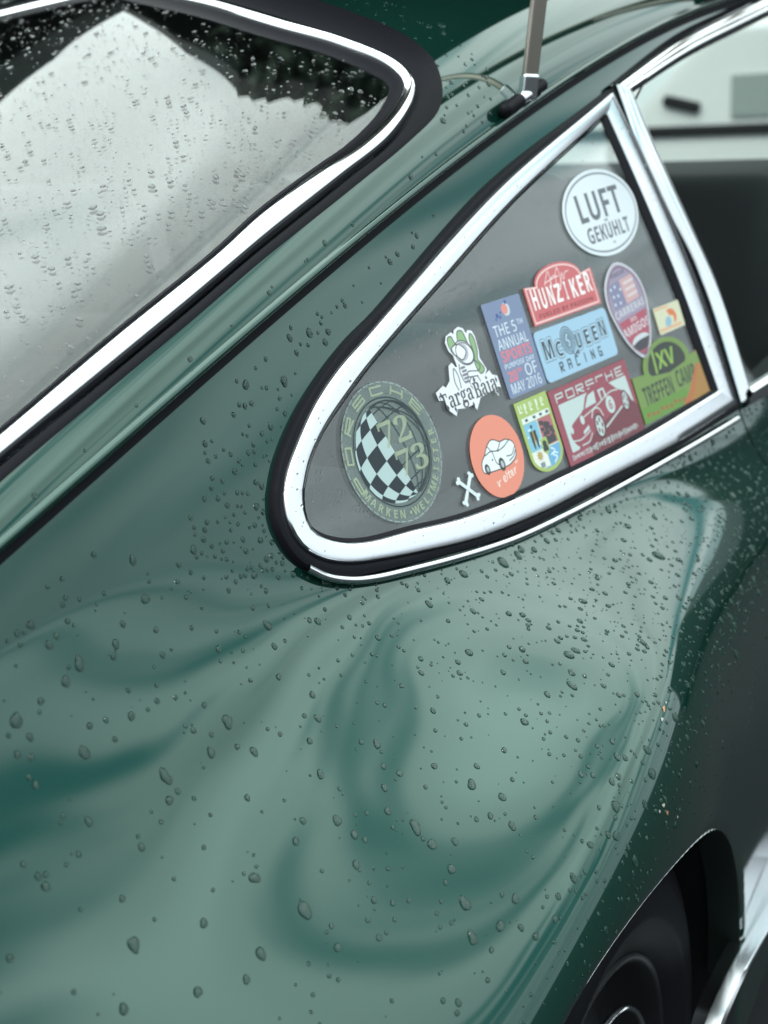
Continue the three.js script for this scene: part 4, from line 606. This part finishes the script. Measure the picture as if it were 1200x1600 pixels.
// ------------------------------------------------------------------ raindrops
const rd = rng(2024), DROPS = [];
const gauss = () => (rd() + rd() + rd() + rd() - 2) * 1.0;
function dropMesh(o) {                      // a bead of water: a cap with an uneven rim, sagging downhill
  const { p, n, r } = o, down = V(0, -1, 0).addScaledVector(n, n.y).normalize(), side = new THREE.Vector3().crossVectors(n, down).normalize();
  const seg = r > 0.0022 ? 20 : r > 0.0011 ? 14 : 9, rings = r > 0.0022 ? 6 : r > 0.0011 ? 4 : 3;
  const a2 = rd() * 6.28, a3 = rd() * 6.28, a5 = rd() * 6.28, big = sstep(0.0012, 0.004, r), k2 = 0.05 + 0.16 * big * rd(), k3 = 0.03 + 0.09 * big * rd(), k5 = 0.05 * big * rd(), stretch = 1 + (0.1 + 0.45 * rd() * big) * (o.long ?? 1), sag = 0.25 * big, h = r * (o.h ?? 0.58) * (0.85 + 0.3 * rd());
  const pos = [], idx = [];
  const put = (x, y, z) => { const q = p.clone().addScaledVector(side, x).addScaledVector(down, y).addScaledVector(n, z); if (o.patchLift) q.addScaledVector(n, o.patchLift); pos.push(q.x, q.y, q.z); };
  put(0, sag * r * 0.5, h);
  for (let i = 1; i <= rings; i++) { const s = i / rings; for (let j = 0; j < seg; j++) { const f = j / seg * 2 * Math.PI, R = r * s * (1 + k2 * Math.sin(2 * f + a2) + k3 * Math.sin(3 * f + a3) + k5 * Math.sin(5 * f + a5)); put(R * Math.cos(f), R * Math.sin(f) * stretch + sag * r * 0.5 * (1 - s * s), i === rings ? -0.00012 : h * Math.pow(1 - s * s, 0.62)); } }
  for (let j = 0; j < seg; j++) idx.push(0, 1 + j, 1 + (j + 1) % seg);
  for (let i = 1; i < rings; i++) for (let j = 0; j < seg; j++) { const a = 1 + (i - 1) * seg + j, b = 1 + (i - 1) * seg + (j + 1) % seg; idx.push(a, a + seg, b, b, a + seg, b + seg); }
  const g = new THREE.BufferGeometry(); g.setAttribute('position', new THREE.Float32BufferAttribute(pos, 3)); g.setIndex(idx); g.computeVertexNormals();
  const nn = g.attributes.normal; if (nn.getX(0) * n.x + nn.getY(0) * n.y + nn.getZ(0) * n.z < 0) { for (let i = 0; i < idx.length; i += 3) { const t = idx[i + 1]; idx[i + 1] = idx[i + 2]; idx[i + 2] = t; } g.setIndex(idx); g.computeVertexNormals(); }
  if (!o.wet) return g;
  const bp = [], bi = []; const bput = (x, y) => { const q = p.clone().addScaledVector(side, x).addScaledVector(down, y).addScaledVector(n, 0.00018); bp.push(q.x, q.y, q.z); }; bput(0, 0);   // where water lies on the lacquer the lacquer no longer shines
  for (let j = 0; j < seg; j++) { const f = j / seg * 2 * Math.PI, R = 0.97 * r * (1 + k2 * Math.sin(2 * f + a2) + k3 * Math.sin(3 * f + a3) + k5 * Math.sin(5 * f + a5)); bput(R * Math.cos(f), R * Math.sin(f) * stretch); }
  for (let j = 0; j < seg; j++) bi.push(0, 1 + (j + 1) % seg, 1 + j);
  const b = new THREE.BufferGeometry(); b.setAttribute('position', new THREE.Float32BufferAttribute(bp, 3)); b.setIndex(bi); const bn = []; for (let j = 0; j <= seg; j++) bn.push(n.x, n.y, n.z); b.setAttribute('normal', new THREE.Float32BufferAttribute(bn, 3));
  return [g, b];
}
const scatterCell = new Map();
function clear(p, r) {                       // beads do not overlap
  const c = 0.008, k = (x, y, z) => x + '_' + y + '_' + z, X = Math.floor(p.x / c), Y = Math.floor(p.y / c), Z = Math.floor(p.z / c);
  for (let i = -1; i <= 1; i++) for (let j = -1; j <= 1; j++) for (let l = -1; l <= 1; l++) for (const q of scatterCell.get(k(X + i, Y + j, Z + l)) ?? []) if (q.p.distanceTo(p) < (q.r + r) * 1.15) return false;
  const key = k(X, Y, Z); if (!scatterCell.has(key)) scatterCell.set(key, []); scatterCell.get(key).push({ p, r }); return true;
}
function scatter(zone, n, pick, radius, ok, extra = {}) {
  for (let i = 0; i < n; i++) { const [patch, u, v] = pick(); if (v < 0 || v > 1) continue; const p = patch.p(u, v); if (!ok(p, u, v)) continue; const r = radius(p); if (!clear(p, r)) continue; DROPS.push({ zone, p, v, n: patch.n(u, v), r, ...extra }); }
}
const logn = (med, s, lo, hi) => clamp(med * Math.exp(s * gauss() * 1.2), lo, hi);
const onQuarter = qHole, arcR = (p) => Math.hypot(p.x - ARX, p.y - ARY);
const sideOk = (p, u, v) => arch({ p }) > 0.008 && onQuarter({ u, v, p }) > 0.004 && (u < 0.6 || dHole({ u, v, p }) > 0.01);
const dens = (p) => {                        // thin at the back, thick over the front of the wing
  const f = sstep(-0.42, 0.12, p.x), low = sstep(0.93, 0.84, p.y);
  return clamp(0.10 + 0.9 * f * (0.25 + 0.75 * low)) * (0.55 + 0.9 * clamp(0.5 + fbm(p.x * 9, p.y * 9, p.z * 9, 2)));
};
// wing: fine mist of beads, medium beads, a few large ones
scatter('wing', 4600, () => [sidePatch, mix(-0.6, 0.75, rd()), mix(0.12, 0.9, rd())], () => logn(0.00085, 0.5, 0.0004, 0.0016), (p, u, v) => rd() < dens(p) * 0.8 && sideOk(p, u, v));
scatter('wing', 3200, () => [sidePatch, mix(-0.6, 0.75, rd()), mix(0.06, 0.85, rd())], () => logn(0.0019, 0.35, 0.0012, 0.0034), (p, u, v) => rd() < (0.38 + 0.6 * dens(p)) * 0.75 && sideOk(p, u, v));
scatter('wing', 560, () => [sidePatch, mix(-0.6, 0.6, rd()), mix(0.15, 0.8, rd())], () => logn(0.0034, 0.25, 0.0026, 0.0056), (p, u, v) => rd() < 0.42 && sideOk(p, u, v));
// beads gathered along the top of the window gasket
scatter('wing', 5200, () => [sidePatch, mix(-0.24, 0.32, rd()), mix(0.01, 0.42, rd())], () => logn(0.0017, 0.4, 0.0008, 0.0034), (p, u, v) => { const d = onQuarter({ u, v, p }); return d > 0.004 && d < 0.075 && p.y > 0.9 && p.y < gutterY(p.x) - 0.02 && rd() < 0.8 * (1 - d / 0.08); });
// strip between the rear window and the gutter
scatter('pillar', 2200, () => [topPatch, mix(-0.35, 0.45, rd()), mix(0.01, 0.25, rd())], () => logn(0.0018, 0.5, 0.0008, 0.0042), (p, u, v) => topOut({ u, v, p }) > 0.03 && rd() < 0.4 && p.x < 0.36, { h: 0.26, long: 0.4 });
// rear window
scatter('rear', 8500, () => [topPatch, mix(-0.5, 0.5, rd()), mix(0.05, 0.7, rd())], () => logn(0.00095, 0.55, 0.0005, 0.0024), (p, u, v) => glassIn({ u, v, p }) < -0.012 && rd() < 0.30 + 0.6 * clamp(0.4 + 1.3 * fbm(p.x * 6, 2, p.z * 6, 2)), { h: 0.36, long: 0.3 });
scatter('rear', 1700, () => [topPatch, mix(-0.45, 0.4, rd()), mix(0.06, 0.65, rd())], () => logn(0.0024, 0.28, 0.0016, 0.0042), (p, u, v) => glassIn({ u, v, p }) < -0.015 && rd() < 0.45 * (p.x > -0.2 ? 1 : 0.4), { h: 0.34, long: 0.3 });
// quarter window, on the glass and on the stickers
const qSpot = [[[0.02, 0.02, 0.06]], [[0.19, 0.10, 0.07]], [[-0.03, -0.07, 0.05]], [[0.17, 0.04, 0.06]]].flat();
scatter('quarter', 1500, () => { const [cu, cv, s] = qSpot[Math.floor(rd() * 4)], a = rd() < 0.35, uu = a ? mix(-0.07, 0.56, rd()) : cu + gauss() * s * 1.5, vv = a ? mix(-0.12, 0.2, rd()) : cv + gauss() * s; const q = WO.clone().addScaledVector(WU, uu).addScaledVector(WV, vv); return [glassPatch, q.x, (1.35 - q.y) / 0.6]; }, () => logn(0.00085, 0.4, 0.0005, 0.0017), (p, u, v) => qGlassPts({ u, v, p }) < -0.008 && rd() < 0.5, { h: 0.5, patchLift: 0.0002 });
// bright frame, along its lower rail
scatter('frame', 700, () => { const i = Math.floor(rd() * 3), S = qOuter[i], h = S[Math.floor(rd() * S.length)], h2 = qInner[i][Math.floor(qInner[i].length * S.indexOf(h) / S.length)], q = h.p.clone().lerp(h2.p, 0.2 + 0.6 * rd()); return [glassPatch, q.x, (1.35 - q.y) / 0.6]; }, () => logn(0.001, 0.35, 0.0006, 0.0019), () => rd() < 0.2, { patchLift: 0.0043 });
const ZONE = { wing: 'green rear wing', pillar: 'green strip beside the rear window', rear: 'rear window', quarter: 'quarter window', frame: 'quarter window frame' };
function place(d) {                          // where a bead stands, by what is near it
  const p = d.p;
  if (d.zone === 'rear') return 'on the rear window, ' + (glassIn({ u: p.x, v: vOf(d), p }) > -0.07 ? 'close to its chrome trim' : p.x > 0.1 ? 'high up under its top edge' : p.x > -0.08 ? 'across its middle' : 'low down at the left edge of view');
  if (d.zone === 'pillar') return 'on the green strip by the rear window, ' + (p.x > 0.05 ? 'near the rack foot' : 'further back');
  if (d.zone === 'quarter') return 'on the stickered glass of the quarter window';
  if (d.zone === 'frame') return 'on the bright frame of the quarter window';
  if (p.y > gutterY(p.x) - 0.17 && p.x < 0.35 && p.y > 0.93) return p.x < -0.17 ? 'on the rear pillar just under the rain gutter' : 'on the green pillar along the upper window gasket';
  if (arcR(p) < 0.43) return p.x < 0 ? 'on the green wing close above the dark lip of the wheel arch' : 'on the green wing at the front crest over the wheel arch';
  if (p.x > 0.36) return 'on the shoulder near the door shut line';
  if (p.x > 0.12) return 'on the green wing under the forward half of the chrome frame';
  if (p.x > -0.08) return p.y > 0.80 ? 'on the green wing just below the chrome bead' : 'on the middle of the green wing between window and wheel arch';
  if (p.x > -0.26) return p.y > 0.84 ? 'on the green wing behind the rounded tip of the quarter window' : 'on the broad green flank behind the wheel arch';
  return p.y > 0.86 ? 'on the green panel at the left edge, below the rain gutter' : 'low on the green wing at the left edge of view';
}
const vOf = (d) => d.v;
const sizeWord = (d) => (d.r > 0.0042 ? 'very large' : d.r > 0.0033 ? 'large' : d.r > 0.0024 ? 'medium' : 'small');
for (const d of DROPS) { const q = d.p.clone().sub(CAM), z = q.dot(CF), x = 600 + FPX * q.dot(CR) / z, y = 800 - FPX * q.dot(CU) / z; d.seen = x > -20 && x < 1220 && y > -20 && y < 1620; d.size = d.r / z; }
const shown = DROPS.filter((d) => d.seen).sort((a, b) => b.size - a.size), few = new Set(shown.slice(0, 300));
M.wetpaint.side = THREE.DoubleSide;
const two = (L) => { const c = mergeGeometries(L.map((q) => q[0])), b = mergeGeometries(L.map((q) => q[1])); return mergeGeometries([c, b], true); };
for (const z of Object.keys(ZONE)) {
  const rest = [], wet = z === 'wing' || z === 'pillar', mat = wet ? [M.water, M.wetpaint] : M.water;
  for (const d of shown) if (d.zone === z) {
    d.wet = wet; const g = dropMesh(d);
    if (few.has(d)) { const G = wet ? two([g]) : g; G.translate(-d.p.x, -d.p.y, -d.p.z); const o = mesh('raindrop', G, mat, scene); o.position.copy(d.p); const where = place(d); tag(o, sizeWord(d) + ' raindrop ' + where, 'raindrop', sizeWord(d) + ' raindrops ' + where); } else rest.push(g);
  }
  if (rest.length) { const o = mesh('raindrop_spatter', wet ? two(rest) : mergeGeometries(rest), mat, scene); tag(o, 'fine spatter of raindrops on the ' + ZONE[z], 'raindrops'); o.userData.kind = 'stuff'; }
}
console.log('drops', shown.length, Object.keys(ZONE).map((z) => z + ' ' + shown.filter((d) => d.zone === z).length).join(', '));
renderer.render(scene, camera);
